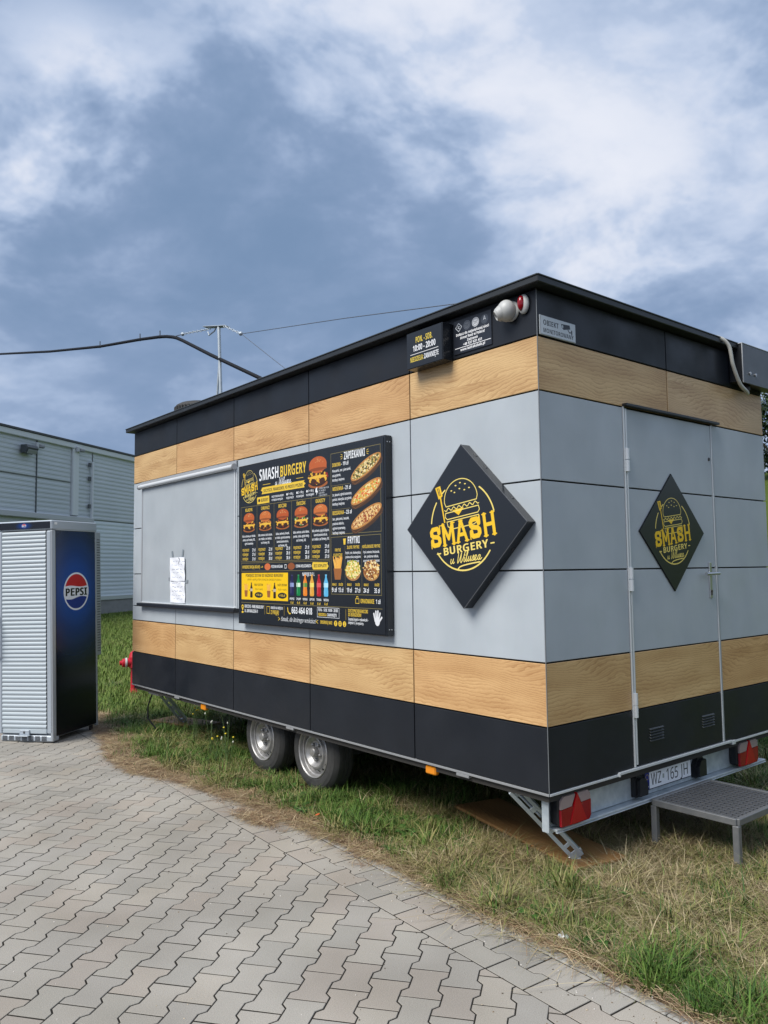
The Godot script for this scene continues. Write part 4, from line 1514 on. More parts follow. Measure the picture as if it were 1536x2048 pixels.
# round emblem: k pixels per unit, c the middle; the drawing inside the ring is an ordinary burger and a spatula
func emblem(im: Image, c: Vector2, k: float) -> void:
	var ring := func(a0: float, a1: float) -> void:
		var pts := []
		for i in 41:
			var a := deg_to_rad(lerpf(a0, a1, i / 40.0))
			pts.append(c + Vector2(cos(a), sin(a)) * 54.0 * k)
		p_stroke(im, pts, 1.9 * k, PALE)
	ring.call(35.0, 143.0)
	ring.call(186.0, 215.0)
	ring.call(228.0, 238.0)
	ring.call(303.0, 343.0)
	var line := 1.15 * k
	var dome := []
	for i in 25:
		var a := PI + PI * i / 24.0
		dome.append(c + Vector2(2.0 + cos(a) * 28.0, -33.0 + sin(a) * 25.0).rotated(-0.12) * k)
	p_stroke(im, dome, line, PALE)
	p_stroke(im, [dome[0], c + Vector2(-24.0, -28.0).rotated(-0.12) * k, c + Vector2(28.0, -28.0).rotated(-0.12) * k, dome[24]], line, PALE)
	for g in [[-12, -46], [-4, -51], [4, -53], [12, -50], [-7, -43], [2, -46], [10, -43], [18, -44]]:
		var p := c + Vector2(g[0], g[1]).rotated(-0.12) * k
		p_ell(im, p, 1.5 * k, 0.8 * k, PALE)
	var wave := []
	for i in 33:
		wave.append(c + Vector2(-27.0 + 58.0 * i / 32.0, -24.0 + sin(i * 1.25) * 1.8).rotated(-0.12) * k)
	p_stroke(im, wave, line, PALE)
	p_poly(im, PackedVector2Array([c + Vector2(-14, -22).rotated(-0.12) * k, c + Vector2(6, -22).rotated(-0.12) * k, c + Vector2(-4, -14).rotated(-0.12) * k]), GOLD)
	var patty := []
	for q in [[-26, -20], [30, -20], [31, -15], [28, -12], [-24, -12], [-27, -15]]:
		patty.append(c + Vector2(q[0], q[1]).rotated(-0.12) * k)
	p_stroke(im, patty, line, PALE, true)
	var foot := []
	for q in [[-25, -9], [29, -9], [27, -2], [20, 1], [-16, 1], [-24, -3]]:
		foot.append(c + Vector2(q[0], q[1]).rotated(-0.12) * k)
	p_stroke(im, foot, line, PALE, true)
	# spatula
	p_stroke(im, [c + Vector2(-37, -38) * k, c + Vector2(-30, -6) * k], 2.2 * k, GOLD)
	p_poly(im, PackedVector2Array([c + Vector2(-46, -50) * k, c + Vector2(-37, -52) * k, c + Vector2(-33, -39) * k, c + Vector2(-40, -35) * k]), GOLD)
	for q in [0.3, 0.6]:
		p_stroke(im, [c + Vector2(lerpf(-45, -36, q), -49) * k, c + Vector2(lerpf(-41, -34, q), -40) * k], 1.1 * k, INK)
	smash_letters(im, c + Vector2(-56, 27) * k, Vector2(114, 27) * k, -0.135, GOLD)
	p_text(im, "BURGERY", c.x - 32 * k, c.y + 35.5 * k, 9.3 * k, PALE, font_bold, -1, 75 * k, 0.0, -0.115)
	p_stroke(im, [c + Vector2(-44, 33.5) * k, c + Vector2(-38, 32.8) * k], 1.6 * k, PALE)
	p_stroke(im, [c + Vector2(46, 22.5) * k, c + Vector2(51, 22) * k], 1.6 * k, PALE)
	pen_name(im, c + Vector2(-21, 46) * k, 5.9 * k, -0.10, 1.15 * k, PALE)
	var sw := []
	for i in 13:
		var q := i / 12.0
		sw.append(c + Vector2(lerpf(-8, 28, q), 52.0 - 8.0 * sqrt(q)) * k)
	p_stroke(im, sw, 1.6 * k, PALE)


func diamond_sign(label: String, f: Transform3D, c: Vector2, half: Vector2, d0: float, d1: float, m: Material) -> void:
	var s := mb()
	var poly := PackedVector2Array([Vector2(0, half.y), Vector2(half.x, 0), Vector2(0, -half.y), Vector2(-half.x, 0)])
	prism(s, f * put(c.x, c.y, 0), poly, d0, d1)
	var o := obj("diamond_sign", s, M.sign_black)
	tag(o, label, "sign", "diamond shaped shop signs")
	s = mb()
	var q := PackedVector2Array()
	for p in poly:
		q.append(p * 0.993)
	var idx := [0, 1, 2, 0, 2, 3]
	for i in [0, 3]:
		var a := q[idx[i]]
		var b := q[idx[i + 1]]
		var e := q[idx[i + 2]]
		var g := func(p: Vector2) -> Vector2: return Vector2(p.x / half.x * 0.5 + 0.5, 0.5 - p.y / half.y * 0.5)
		tri(s, f * Vector3(c.x + a.x, c.y + a.y, d1 + 0.002), f * Vector3(c.x + b.x, c.y + b.y, d1 + 0.002), f * Vector3(c.x + e.x, c.y + e.y, d1 + 0.002), f.basis.z, g.call(a), g.call(b), g.call(e))
	obj("sign_print", s, m, o)
	if d1 > 0.03:
		s = mb()
		for i in 4:
			var a := poly[i]
			var b := poly[(i + 1) % 4]
			bar(s, f * Vector3(c.x + a.x, c.y + a.y, d1 - 0.001), f * Vector3(c.x + b.x, c.y + b.y, d1 - 0.001), 0.004, 0.004)
		obj("edge_trim", s, mat(lin(0.085, 0.09, 0.10), 0.35), o)
		s = mb()
		for g in [[0.30, 0.70], [0.70, 0.30], [0.70, -0.30], [0.33, -0.67], [0.14, 0.86]]:
			rbox(s, f * put(c.x + half.x * g[0], c.y + half.y * g[1], d1 * 0.3) * Transform3D(Basis(Vector3.BACK, signf(-g[1]) * PI / 4), Vector3.ZERO), Vector3(0.028, 0.006, 0.014), 0.002)
		obj("fixing_clip", s, M.sign_black, o)


func spots(im: Image, c: Vector2, rx: float, ry: float, n: int, sz: float, cols: Array, turn := 0.0) -> void:
	for i in n:
		var a := rng.randf() * TAU
		var r := sqrt(rng.randf())
		var p := c + Vector2(cos(a) * rx * r, sin(a) * ry * r).rotated(turn)
		p_ell(im, p, sz * rng.randf_range(0.6, 1.3), sz * rng.randf_range(0.5, 1.0), cols[rng.randi() % cols.size()])


func burger_print(im: Image, c: Vector2, w: float, h: float, kind: int) -> void:
	var bun: Color = [Color(0.72, 0.36, 0.17), Color(0.76, 0.42, 0.20), Color(0.70, 0.33, 0.15)][kind % 3]
	p_ell(im, c + Vector2(0, h * 0.36), w * 0.47, h * 0.13, Color(0.62, 0.36, 0.17))
	var fill := [Color(0.22, 0.11, 0.07), Color(0.30, 0.16, 0.09), Color(0.88, 0.68, 0.22), Color(0.55, 0.14, 0.10)]
	if kind == 3:
		fill = [Color(0.30, 0.52, 0.14), Color(0.75, 0.78, 0.60), Color(0.62, 0.16, 0.10), Color(0.25, 0.13, 0.08)]
	elif kind == 1:
		fill = [Color(0.70, 0.42, 0.16), Color(0.82, 0.56, 0.24), Color(0.55, 0.30, 0.12)]
	p_ell(im, c + Vector2(0, h * 0.20), w * 0.48, h * 0.24, Color(0.20, 0.11, 0.07))
	spots(im, c + Vector2(0, h * 0.14), w * 0.46, h * 0.22, 90, w * 0.045, fill)
	p_ell(im, c + Vector2(0, h * 0.14), w * 0.44, h * 0.05, Color(0.90, 0.72, 0.26))
	for k in 5:
		var x := lerpf(-0.36, 0.36, k / 4.0) * w
		p_ell(im, c + Vector2(x, h * 0.23), w * 0.07, h * 0.07, Color(0.88, 0.68, 0.22))
	for k in [-0.22, 0.22]:
		p_ell(im, c + Vector2(k * w, h * 0.27), w * 0.13, h * 0.085, Color(0.25, 0.14, 0.08))
	p_ell(im, c + Vector2(0, -h * 0.24), w * 0.43, h * 0.26, bun)
	p_rect(im, c.x - w * 0.43, c.y - h * 0.24, w * 0.86, h * 0.13, bun)
	p_ell(im, c + Vector2(0, -h * 0.10), w * 0.44, h * 0.05, bun.darkened(0.25))
	for k in 22:
		var a := rng.randf_range(-2.7, -0.45)
		p_ell(im, c + Vector2(cos(a) * w * 0.32 * rng.randf(), -h * 0.24 + sin(a) * h * 0.22 * rng.randf_range(0.5, 1.0)), 2.2, 1.5, Color(0.93, 0.80, 0.55))


func menu_print() -> Image:
	var k := 2.0
	var im := Image.create(2000, 1344, false, Image.FORMAT_RGB8)
	im.fill(INK)
	var white := Color(0.92, 0.93, 0.94)
	var ye := Color(0.90, 0.76, 0.24)
	var ln := Color(0.55, 0.50, 0.30)
	var g := func(x: float, y: float) -> Vector2: return Vector2(x * k, y * k)
	# head
	emblem_small(im, g.call(89, 93), 1.25 * k)
	p_text(im, "SMASH", 171 * k, 74 * k, 47 * k, white, font_bold, -1, 152 * k)
	p_text(im, "BURGERY", 338 * k, 73 * k, 43 * k, ye, font_bold, -1, 188 * k)
	pen_name(im, g.call(298, 103), 13.6 * k, 0.0, 2.4 * k, white)
	p_rect(im, 200 * k, 92 * k, 60 * k, 2.4 * k, ye)
	p_rect(im, 455 * k, 90 * k, 50 * k, 2.4 * k, ye)
	p_poly(im, PackedVector2Array([g.call(184, 116), g.call(196, 104), g.call(516, 103), g.call(508, 108), g.call(522, 116), g.call(510, 122), g.call(514, 131), g.call(190, 132), g.call(198, 122)]), ye)
	p_text(im, "SOCZYŚCIE, PRAWDZIWIE, PO PROSTU PYSZNIE", 353 * k, 125.5 * k, 13 * k, INK, font_bold, 0, 296 * k)
	burger_print(im, g.call(605, 82), 136 * k, 122 * k, 0)
	p_poly(im, PackedVector2Array([g.call(152, 143), g.call(250, 142), g.call(252, 171), g.call(154, 172)]), ye)
	p_ell(im, g.call(170, 157), 8 * k, 7 * k, INK)
	p_text(im, "BURGERY", 184 * k, 164 * k, 14 * k, INK, font_bold, -1, 60 * k)
	p_text(im, "WSZYSTKIE BURGERY", 270 * k, 153 * k, 8 * k, white, font_bold, -1, 94 * k)
	p_text(im, "W TRZECH WERSJACH:", 270 * k, 167 * k, 8 * k, white, font_bold, -1, 88 * k)
	for q in [[410, "1 × 80 g", "POJEDYNCZY"], [483, "2 × 80 g", "PODWÓJNY"], [553, "3 × 80 g", "POTRÓJNY"]]:
		p_ell(im, g.call(q[0] - 22, 148), 5 * k, 5 * k, white)
		p_text(im, q[1], (q[0] - 13) * k, 152 * k, 9 * k, white, font_bold, -1, 36 * k)
		p_text(im, q[2], q[0] * k, 167 * k, 8 * k, white, font_bold, 0, 54 * k)
	p_poly(im, PackedVector2Array([g.call(590, 143), g.call(601, 138), g.call(599, 152), g.call(606, 152), g.call(594, 170), g.call(596, 157), g.call(588, 157)]), white)
	for j in 4:
		p_text(im, ["DOBIERZ SKŁADNIKI", "DO SWOJEGO", "BURGERA", "I SMACZNEGO!"][j], 612 * k, (147 + j * 9) * k, 6 * k, white, font_reg, -1, [64, 44, 36, 52][j] * k)
	# five columns
	p_rect(im, 15 * k, 176 * k, 667 * k, 1.6 * k, ln)
	p_rect(im, 15 * k, 412 * k, 667 * k, 1.6 * k, ln)
	for x in [15, 151, 288, 420, 558, 681]:
		p_rect(im, x * k, 176 * k, 1.6 * k, 236 * k, ln)
	var names := ["KLASYK", "CHRUPACZ", "BOCZAR", "ŚWIEŻAK", "OGNISTY"]
	var mids := [84, 219, 354, 489, 621]
	var prices := [[21, 27, 31], [22, 28, 38], [23, 28, 38], [21, 28, 38], [21, 27, 37]]
	var descs := [["Bułka, wołowina, ser cheddar,", "sałata, sos firmowy, XXL,", "ogórek konserwowy"], ["Bułka, wołowina, krążki cebulowe,", "ser cheddar, ser cheddar,", "sos firmowy, XXL"], ["Bułka, wołowina, boczek,", "ser cheddar, ogórek konserwowy,", "karmelizowana cebula,", "sos firmowy, XXL"], ["Bułka, wołowina, sałata lodowa,", "pomidor, cebula, ogórek świeży,", "sos firmowy, XXL"], ["Bułka, wołowina, papryczki jalapeno,", "karmelizowana cebula,", "ser cheddar, sos firmowy, XXL"]]
	for i in 5:
		p_text(im, names[i], mids[i] * k, 198 * k, 14 * k, ye, font_bold, 0, (46 + 4 * names[i].length()) * k * 0.85)
		burger_print(im, g.call(mids[i], 246), 104 * k, 84 * k, i)
		for j in descs[i].size():
			p_text(im, descs[i][j], mids[i] * k, (308 + j * 16) * k, 9.5 * k, white, font_bold, 0, minf(112, descs[i][j].length() * 4.2) * k)
		for j in 3:
			p_text(im, ["POJEDYNCZY", "PODWÓJNY", "POTRÓJNY"][j], (mids[i] - 54) * k, (369 + j * 19) * k, 11 * k, ye, font_bold, -1, [56, 50, 48][j] * k)
			p_text(im, "%d zł" % prices[i][j], (mids[i] + 55) * k, (370 + j * 19) * k, 13 * k, white, font_bold, 1, 27 * k)
	# choose your bun
	p_frame(im, 18 * k, 418 * k, 662 * k, 36 * k, 1.5 * k, ln)
	p_text(im, "WYBIERZ SWOJĄ BUŁKĘ", 27 * k, 442 * k, 13 * k, ye, font_bold, -1, 148 * k)
	p_stroke(im, [g.call(182, 437), g.call(200, 437), g.call(194, 432)], 2 * k, ye)
	p_ell(im, g.call(237, 436), 24 * k, 14 * k, Color(0.80, 0.42, 0.24))
	p_text(im, "PSZENNA MAŚLANA", 268 * k, 441 * k, 11 * k, white, font_bold, -1, 86 * k)
	p_frame(im, 368 * k, 428 * k, 14 * k, 16 * k, 2 * k, white)
	p_ell(im, g.call(417, 436), 26 * k, 14 * k, Color(0.55, 0.31, 0.17))
	p_text(im, "CIEMNA WIELOZIARNISTA", 450 * k, 441 * k, 11 * k, white, font_bold, -1, 108 * k)
	p_poly(im, PackedVector2Array([g.call(562, 436), g.call(568, 422), g.call(668, 424), g.call(664, 430), g.call(672, 438), g.call(662, 450), g.call(570, 450)]), ye)
	p_text(im, "BEZ DOPŁATY!", 617 * k, 442 * k, 12 * k, INK, font_bold, 0, 84 * k)
	# yellow box
	p_rect(im, 21 * k, 461 * k, 372 * k, 113 * k, Color(0.93, 0.76, 0.06))
	p_text(im, "POWIĘKSZ ZESTAW DO KAŻDEGO BURGERA!", 207 * k, 478 * k, 12 * k, INK, font_bold, 0, 300 * k)
	p_text(im, "(FRYTKI + NAPÓJ, KTÓRY DODASZ DO SWOJEGO POSIŁKU)", 207 * k, 493 * k, 7.5 * k, Color(0.25, 0.20, 0.05), font_reg, 0, 270 * k)
	for q in [[60, 105, 166, "MAŁY ZESTAW", "frytki + napój", "+14 zł"], [246, 292, 350, "DUŻY ZESTAW", "frytki + napój", "+18 zł"]]:
		fries_print(im, g.call(q[0], 534), 34 * k, 56 * k)
		p_text(im, "+", (q[0] + 28) * k, 540 * k, 12 * k, INK, font_bold, 0)
		bottle_print(im, g.call(q[1], 534), 22 * k, 62 * k, Color(0.16, 0.09, 0.07), Color(0.75, 0.70, 0.62))
		p_text(im, q[3], q[2] * k, 515 * k, 9 * k, Color(0.28, 0.22, 0.05), font_bold, 0, 70 * k)
		p_text(im, q[4], q[2] * k, 532 * k, 7 * k, Color(0.32, 0.26, 0.06), font_reg, 0, 62 * k)
		p_ell(im, g.call(q[2], 553), 33 * k, 12 * k, INK)
		p_text(im, q[5], q[2] * k, 557.5 * k, 10 * k, ye, font_bold, 0, 42 * k)
	# drinks
	p_text(im, "NAPOJE 0,5 L", 538 * k, 474 * k, 13 * k, white, font_bold, 0, 82 * k)
	var drinks := [["PEPSI", Color(0.13, 0.12, 0.30), Color(0.55, 0.60, 0.78)], ["7UP", Color(0.06, 0.48, 0.25), Color(0.80, 0.90, 0.80)], ["MIRINDA", Color(0.88, 0.50, 0.14), Color(0.35, 0.55, 0.25)], ["LIPTON", Color(0.85, 0.62, 0.24), Color(0.92, 0.85, 0.40)], ["TOMA", Color(0.68, 0.10, 0.14), Color(0.85, 0.35, 0.35)], ["WODA", Color(0.35, 0.68, 0.85), Color(0.70, 0.88, 0.95)]]
	for i in 6:
		var x := 422.0 + i * 46.5
		bottle_print(im, g.call(x, 511), 30 * k, 80 * k, drinks[i][1], drinks[i][2])
		p_text(im, drinks[i][0], x * k, 568 * k, 9 * k, white, font_bold, 0, 32 * k)
		p_text(im, "6 zł", x * k, 583 * k, 9.5 * k, ye, font_bold, 0, 20 * k)
	# baked baguettes
	p_frame(im, 690 * k, 22 * k, 294 * k, 302 * k, 1.8 * k, ln)
	p_text(im, "ZAPIEKANKI", 835 * k, 53 * k, 28 * k, white, font_bold, 0, 124 * k)
	for sgn in [-1.0, 1.0]:
		for j in [-1.0, 0.0, 1.0]:
			p_stroke(im, [g.call(835 + sgn * 72, 40 + j * 5), g.call(835 + sgn * (84 + absf(j) * -3), 40 + j * 9)], 2.0 * k, ye)
	var zn := [["DOMOWA", "19 zł", ["Pieczarki, ser, pieczarki,", "szczypiorek,", "ketchup i majonez"]], ["WIOSENNA", "21 zł", ["Ser, pieczarki, ogórek konserwowy,", "pomidor, kukurydza, szczypiorek,", "ketchup i majonez"]], ["BIESIADNA", "23 zł", ["Ser, pieczarki, boczek,", "prażona cebulka,", "ogórek konserwowy,", "ketchup i majonez"]]]
	for i in 3:
		var y := 70.0 + i * 89.0
		p_text(im, zn[i][0], 700 * k, (y + 3) * k, 14 * k, ye, font_bold, -1, [52, 66, 70][i] * k)
		p_text(im, "- " + zn[i][1], (700 + [56, 70, 74][i]) * k, (y + 3) * k, 14 * k, white, font_bold, -1, 44 * k)
		for j in zn[i][2].size():
			p_text(im, zn[i][2][j], 700 * k, (y + 23 + j * 17) * k, 9.5 * k, white, font_bold, -1, minf(118, zn[i][2][j].length() * 4.4) * k)
		if i < 2:
			p_rect(im, 692 * k, (y + 72) * k, 116 * k, 1.4 * k, ln)
		var c: Vector2 = g.call(900, 93 + i * 87)
		var a := -0.40
		p_ell(im, c + Vector2(6, 14) * k, 96 * k, 25 * k, Color(0.30, 0.20, 0.12), a)
		p_stroke(im, [c + Vector2(-88, 42) * k, c + Vector2(-60, 56) * k, c + Vector2(90, -8) * k], 2.2 * k, Color(0.45, 0.30, 0.18))
		p_ell(im, c, 94 * k, 26 * k, Color(0.72, 0.50, 0.26), a)
		p_ell(im, c, 86 * k, 20 * k, Color(0.84, 0.70, 0.42), a)
		var tops := [[Color(0.92, 0.86, 0.66), Color(0.80, 0.66, 0.36), Color(0.36, 0.42, 0.16), Color(0.50, 0.38, 0.20)], [Color(0.92, 0.84, 0.60), Color(0.82, 0.34, 0.16), Color(0.62, 0.66, 0.26), Color(0.88, 0.62, 0.24)], [Color(0.86, 0.70, 0.46), Color(0.62, 0.30, 0.16), Color(0.48, 0.22, 0.14), Color(0.90, 0.78, 0.55)]]
		spots(im, c, 84 * k, 19 * k, 330, 3.6 * k, tops[i], a)
		if i == 0:
			for j in 11:
				p_ell(im, c + Vector2(-72 + j * 14.5, (j % 2) * 12 - 6).rotated(a) * k, 5 * k, 4 * k, Color(0.30, 0.27, 0.16))
	# chips
	p_frame(im, 688 * k, 332 * k, 294 * k, 210 * k, 1.8 * k, ln)
	p_poly(im, PackedVector2Array([g.call(764, 340), g.call(780, 340), g.call(777, 362), g.call(767, 362)]), ye)
	p_text(im, "FRYTKI", 827 * k, 359 * k, 25 * k, white, font_bold, 0, 70 * k)
	p_rect(im, 774 * k, 368 * k, 1.4 * k, 168 * k, ln)
	p_rect(im, 872 * k, 368 * k, 1.4 * k, 168 * k, ln)
	for q in [[731, ["FRYTKI", "KLASYCZNE"], [], 386.0], [823, ["ZŁOTE FRYTKI"], ["Frytki, ser, kukurydza,", "prażona cebula, szczypiorek,", "ketchup i majonez"], 378.0], [927, ["KRÓLEWSKIE FRYTKI"], ["Frytki, wołowina, feta kurczak,", "ser, prażona cebula,", "szczypiorek, ketchup i majonez"], 378.0]]:
		for j in q[1].size():
			p_text(im, q[1][j], q[0] * k, (q[3] + j * 18) * k, 11 * k, ye, font_bold, 0, minf(98, q[1][j].length() * 6.0) * k)
		for j in q[2].size():
			p_text(im, q[2][j], q[0] * k, (396 + j * 15) * k, 8.5 * k, white, font_bold, 0, minf(90, q[2][j].length() * 4.0) * k)
	fries_print(im, g.call(729, 446), 60 * k, 84 * k)
	for q in [[821, [Color(0.92, 0.82, 0.48), Color(0.82, 0.66, 0.30), Color(0.60, 0.66, 0.24), Color(0.93, 0.88, 0.66)]], [926, [Color(0.86, 0.70, 0.40), Color(0.60, 0.38, 0.20), Color(0.93, 0.86, 0.66), Color(0.46, 0.28, 0.16)]]]:
		p_ell(im, g.call(q[0], 462), 44 * k, 30 * k, Color(0.66, 0.48, 0.28))
		spots(im, g.call(q[0], 452), 44 * k, 32 * k, 260, 4.4 * k, q[1])
	for q in [[708, "MAŁE", "9 zł"], [748, "DUŻE", "15 zł"], [799, "MAŁE", "19 zł"], [848, "DUŻE", "27 zł"], [897, "MAŁE", "24 zł"], [957, "DUŻE", "35 zł"]]:
		p_text(im, q[1], q[0] * k, 510 * k, 9 * k, ye, font_bold, 0, 25 * k)
		p_text(im, q[2], q[0] * k, 533 * k, 16 * k, white, font_bold, 0, 31 * k)
	p_frame(im, 834 * k, 554 * k, 22 * k, 18 * k, 2 * k, ye)
	p_frame(im, 840 * k, 546 * k, 10 * k, 10 * k, 2 * k, ye)
	p_text(im, "OPAKOWANIE", 864 * k, 570 * k, 15 * k, ye, font_bold, -1, 76 * k)
	p_text(im, "1 zł", 950 * k, 570 * k, 15 * k, white, font_bold, -1, 25 * k)
	# foot
	p_rect(im, 15 * k, 586 * k, 970 * k, 1.6 * k, ln)
	p_ell(im, g.call(30, 605), 9 * k, 9 * k, ye)
	p_ell(im, g.call(30, 605), 4 * k, 4 * k, INK)
	p_poly(im, PackedVector2Array([g.call(22, 609), g.call(38, 609), g.call(30, 624)]), ye)
	p_ell(im, g.call(30, 628), 9 * k, 4 * k, ye)
	p_text(im, "ROPCZYCE - PARK HANDLOWY", 48 * k, 609 * k, 13 * k, white, font_bold, -1, 158 * k)
	p_text(im, "UL. GRUNWALDZKA 61", 48 * k, 628 * k, 13 * k, white, font_bold, -1, 110 * k)
	p_rect(im, 214 * k, 594 * k, 1.4 * k, 38 * k, ye)
	p_frame(im, 230 * k, 598 * k, 24 * k, 30 * k, 2 * k, ye)
	p_text(im, "ODBIÓR NA MIEJSCU", 262 * k, 608 * k, 10 * k, white, font_bold, -1, 92 * k)
	p_text(im, "Z PASJĄ!", 262 * k, 629 * k, 16 * k, ye, font_bold, -1, 62 * k)
	p_rect(im, 364 * k, 594 * k, 1.4 * k, 38 * k, ye)
	p_stroke(im, [g.call(390, 600), g.call(392, 613), g.call(402, 622), g.call(410, 622)], 5 * k, ye)
	p_text(im, "663 464 618", 419 * k, 621 * k, 25 * k, white, font_bold, -1, 143 * k)
	p_frame(im, 596 * k, 591 * k, 141 * k, 38 * k, 1.6 * k, white)
	p_text(im, "PON. - SOB. 10:00 - 20:00", 604 * k, 606 * k, 10.5 * k, white, font_bold, -1, 124 * k)
	p_text(im, "NIEDZIELA:", 604 * k, 623 * k, 10.5 * k, ye, font_bold, -1, 54 * k)
	p_text(im, "ZAMKNIĘTE", 662 * k, 623 * k, 10.5 * k, white, font_bold, -1, 58 * k)
	p_rect(im, 776 * k, 594 * k, 1.4 * k, 38 * k, ye)
	p_text(im, "DOSTĘPNE RĘKAWICZKI", 791 * k, 604 * k, 12 * k, ye, font_bold, -1, 114 * k)
	p_text(im, "DO BURGERÓW!", 791 * k, 618 * k, 12 * k, ye, font_bold, -1, 76 * k)
	p_text(im, "Zapytaj kogoś o rękawiczki -", 791 * k, 632 * k, 9 * k, white, font_bold, -1, 116 * k)
	p_text(im, "chętnie Ci je wydamy.", 791 * k, 645 * k, 9 * k, white, font_bold, -1, 90 * k)
	for q in [[945, 640, 938, 604], [951, 640, 949, 596], [957, 640, 960, 595], [962, 640, 971, 602], [968, 640, 980, 616]]:
		p_stroke(im, [g.call(q[0], q[1] - 12), g.call(q[2], q[3])], 7.5 * k, Color(0.86, 0.87, 0.88))
	p_ell(im, g.call(957, 630), 13 * k, 15 * k, Color(0.86, 0.87, 0.88))
	p_text(im, "Smak, do którego wrócisz!", 340 * k, 653 * k, 16 * k, white, font_serif, -1, 244 * k, 0.30)
	for q in [[326, 1.0], [594, -1.0]]:
		p_stroke(im, [g.call(q[0] - 7 * q[1], 640), g.call(q[0] + 7 * q[1], 646), g.call(q[0] - 7 * q[1], 652)], 2 * k, ye)
	p_text(im, "OBSERWUJ NAS!", 616 * k, 652 * k, 12 * k, ye, font_bold, -1, 76 * k)
	for j in 3:
		p_ell(im, g.call(714 + j * 27, 647), 10 * k, 10 * k, ye)
	p_text(im, "f", 715 * k, 654 * k, 13 * k, INK, font_bold, 0)
	p_frame(im, 736 * k, 642 * k, 10 * k, 10 * k, 2 * k, INK)
	p_stroke(im, [g.call(770, 641), g.call(770, 651), g.call(765, 652)], 2.4 * k, INK)
	return im


func emblem_small(im: Image, c: Vector2, k: float) -> void:
	emblem(im, c, k)


func fries_print(im: Image, c: Vector2, w: float, h: float) -> void:
	for i in 16:
		var a := lerpf(-0.34, 0.34, i / 15.0)
		var b := c + Vector2(a * w * 0.8, h * 0.05)
		p_stroke(im, [b, b + Vector2(a * w * 0.55 + rng.randf_range(-0.03, 0.03) * w, -h * rng.randf_range(0.38, 0.56))], w * 0.085, [Color(0.90, 0.66, 0.26), Color(0.95, 0.76, 0.38), Color(0.80, 0.52, 0.20)][i % 3])
	p_poly(im, PackedVector2Array([c + Vector2(-w * 0.42, h * 0.02), c + Vector2(w * 0.42, h * 0.02), c + Vector2(w * 0.30, h * 0.5), c + Vector2(-w * 0.30, h * 0.5)]), Color(0.60, 0.38, 0.20))


func bottle_print(im: Image, c: Vector2, w: float, h: float, col: Color, lab: Color) -> void:
	var p := PackedVector2Array()
	var half := [[0.16, -0.5], [0.16, -0.40], [0.30, -0.27], [0.46, -0.14], [0.46, 0.02], [0.40, 0.12], [0.46, 0.24], [0.46, 0.44], [0.36, 0.5]]
	for q in half:
		p.append(c + Vector2(q[0] * w, q[1] * h))
	half.reverse()
	for q in half:
		p.append(c + Vector2(-q[0] * w, q[1] * h))
	p_poly(im, p, col)
	p_rect(im, c.x - w * 0.46, c.y - h * 0.12, w * 0.92, h * 0.20, lab)
	p_rect(im, c.x - w * 0.2, c.y - h * 0.52, w * 0.4, h * 0.06, col.lightened(0.15))
	p_rect(im, c.x - w * 0.30, c.y - h * 0.22, w * 0.10, h * 0.62, col.lightened(0.30))


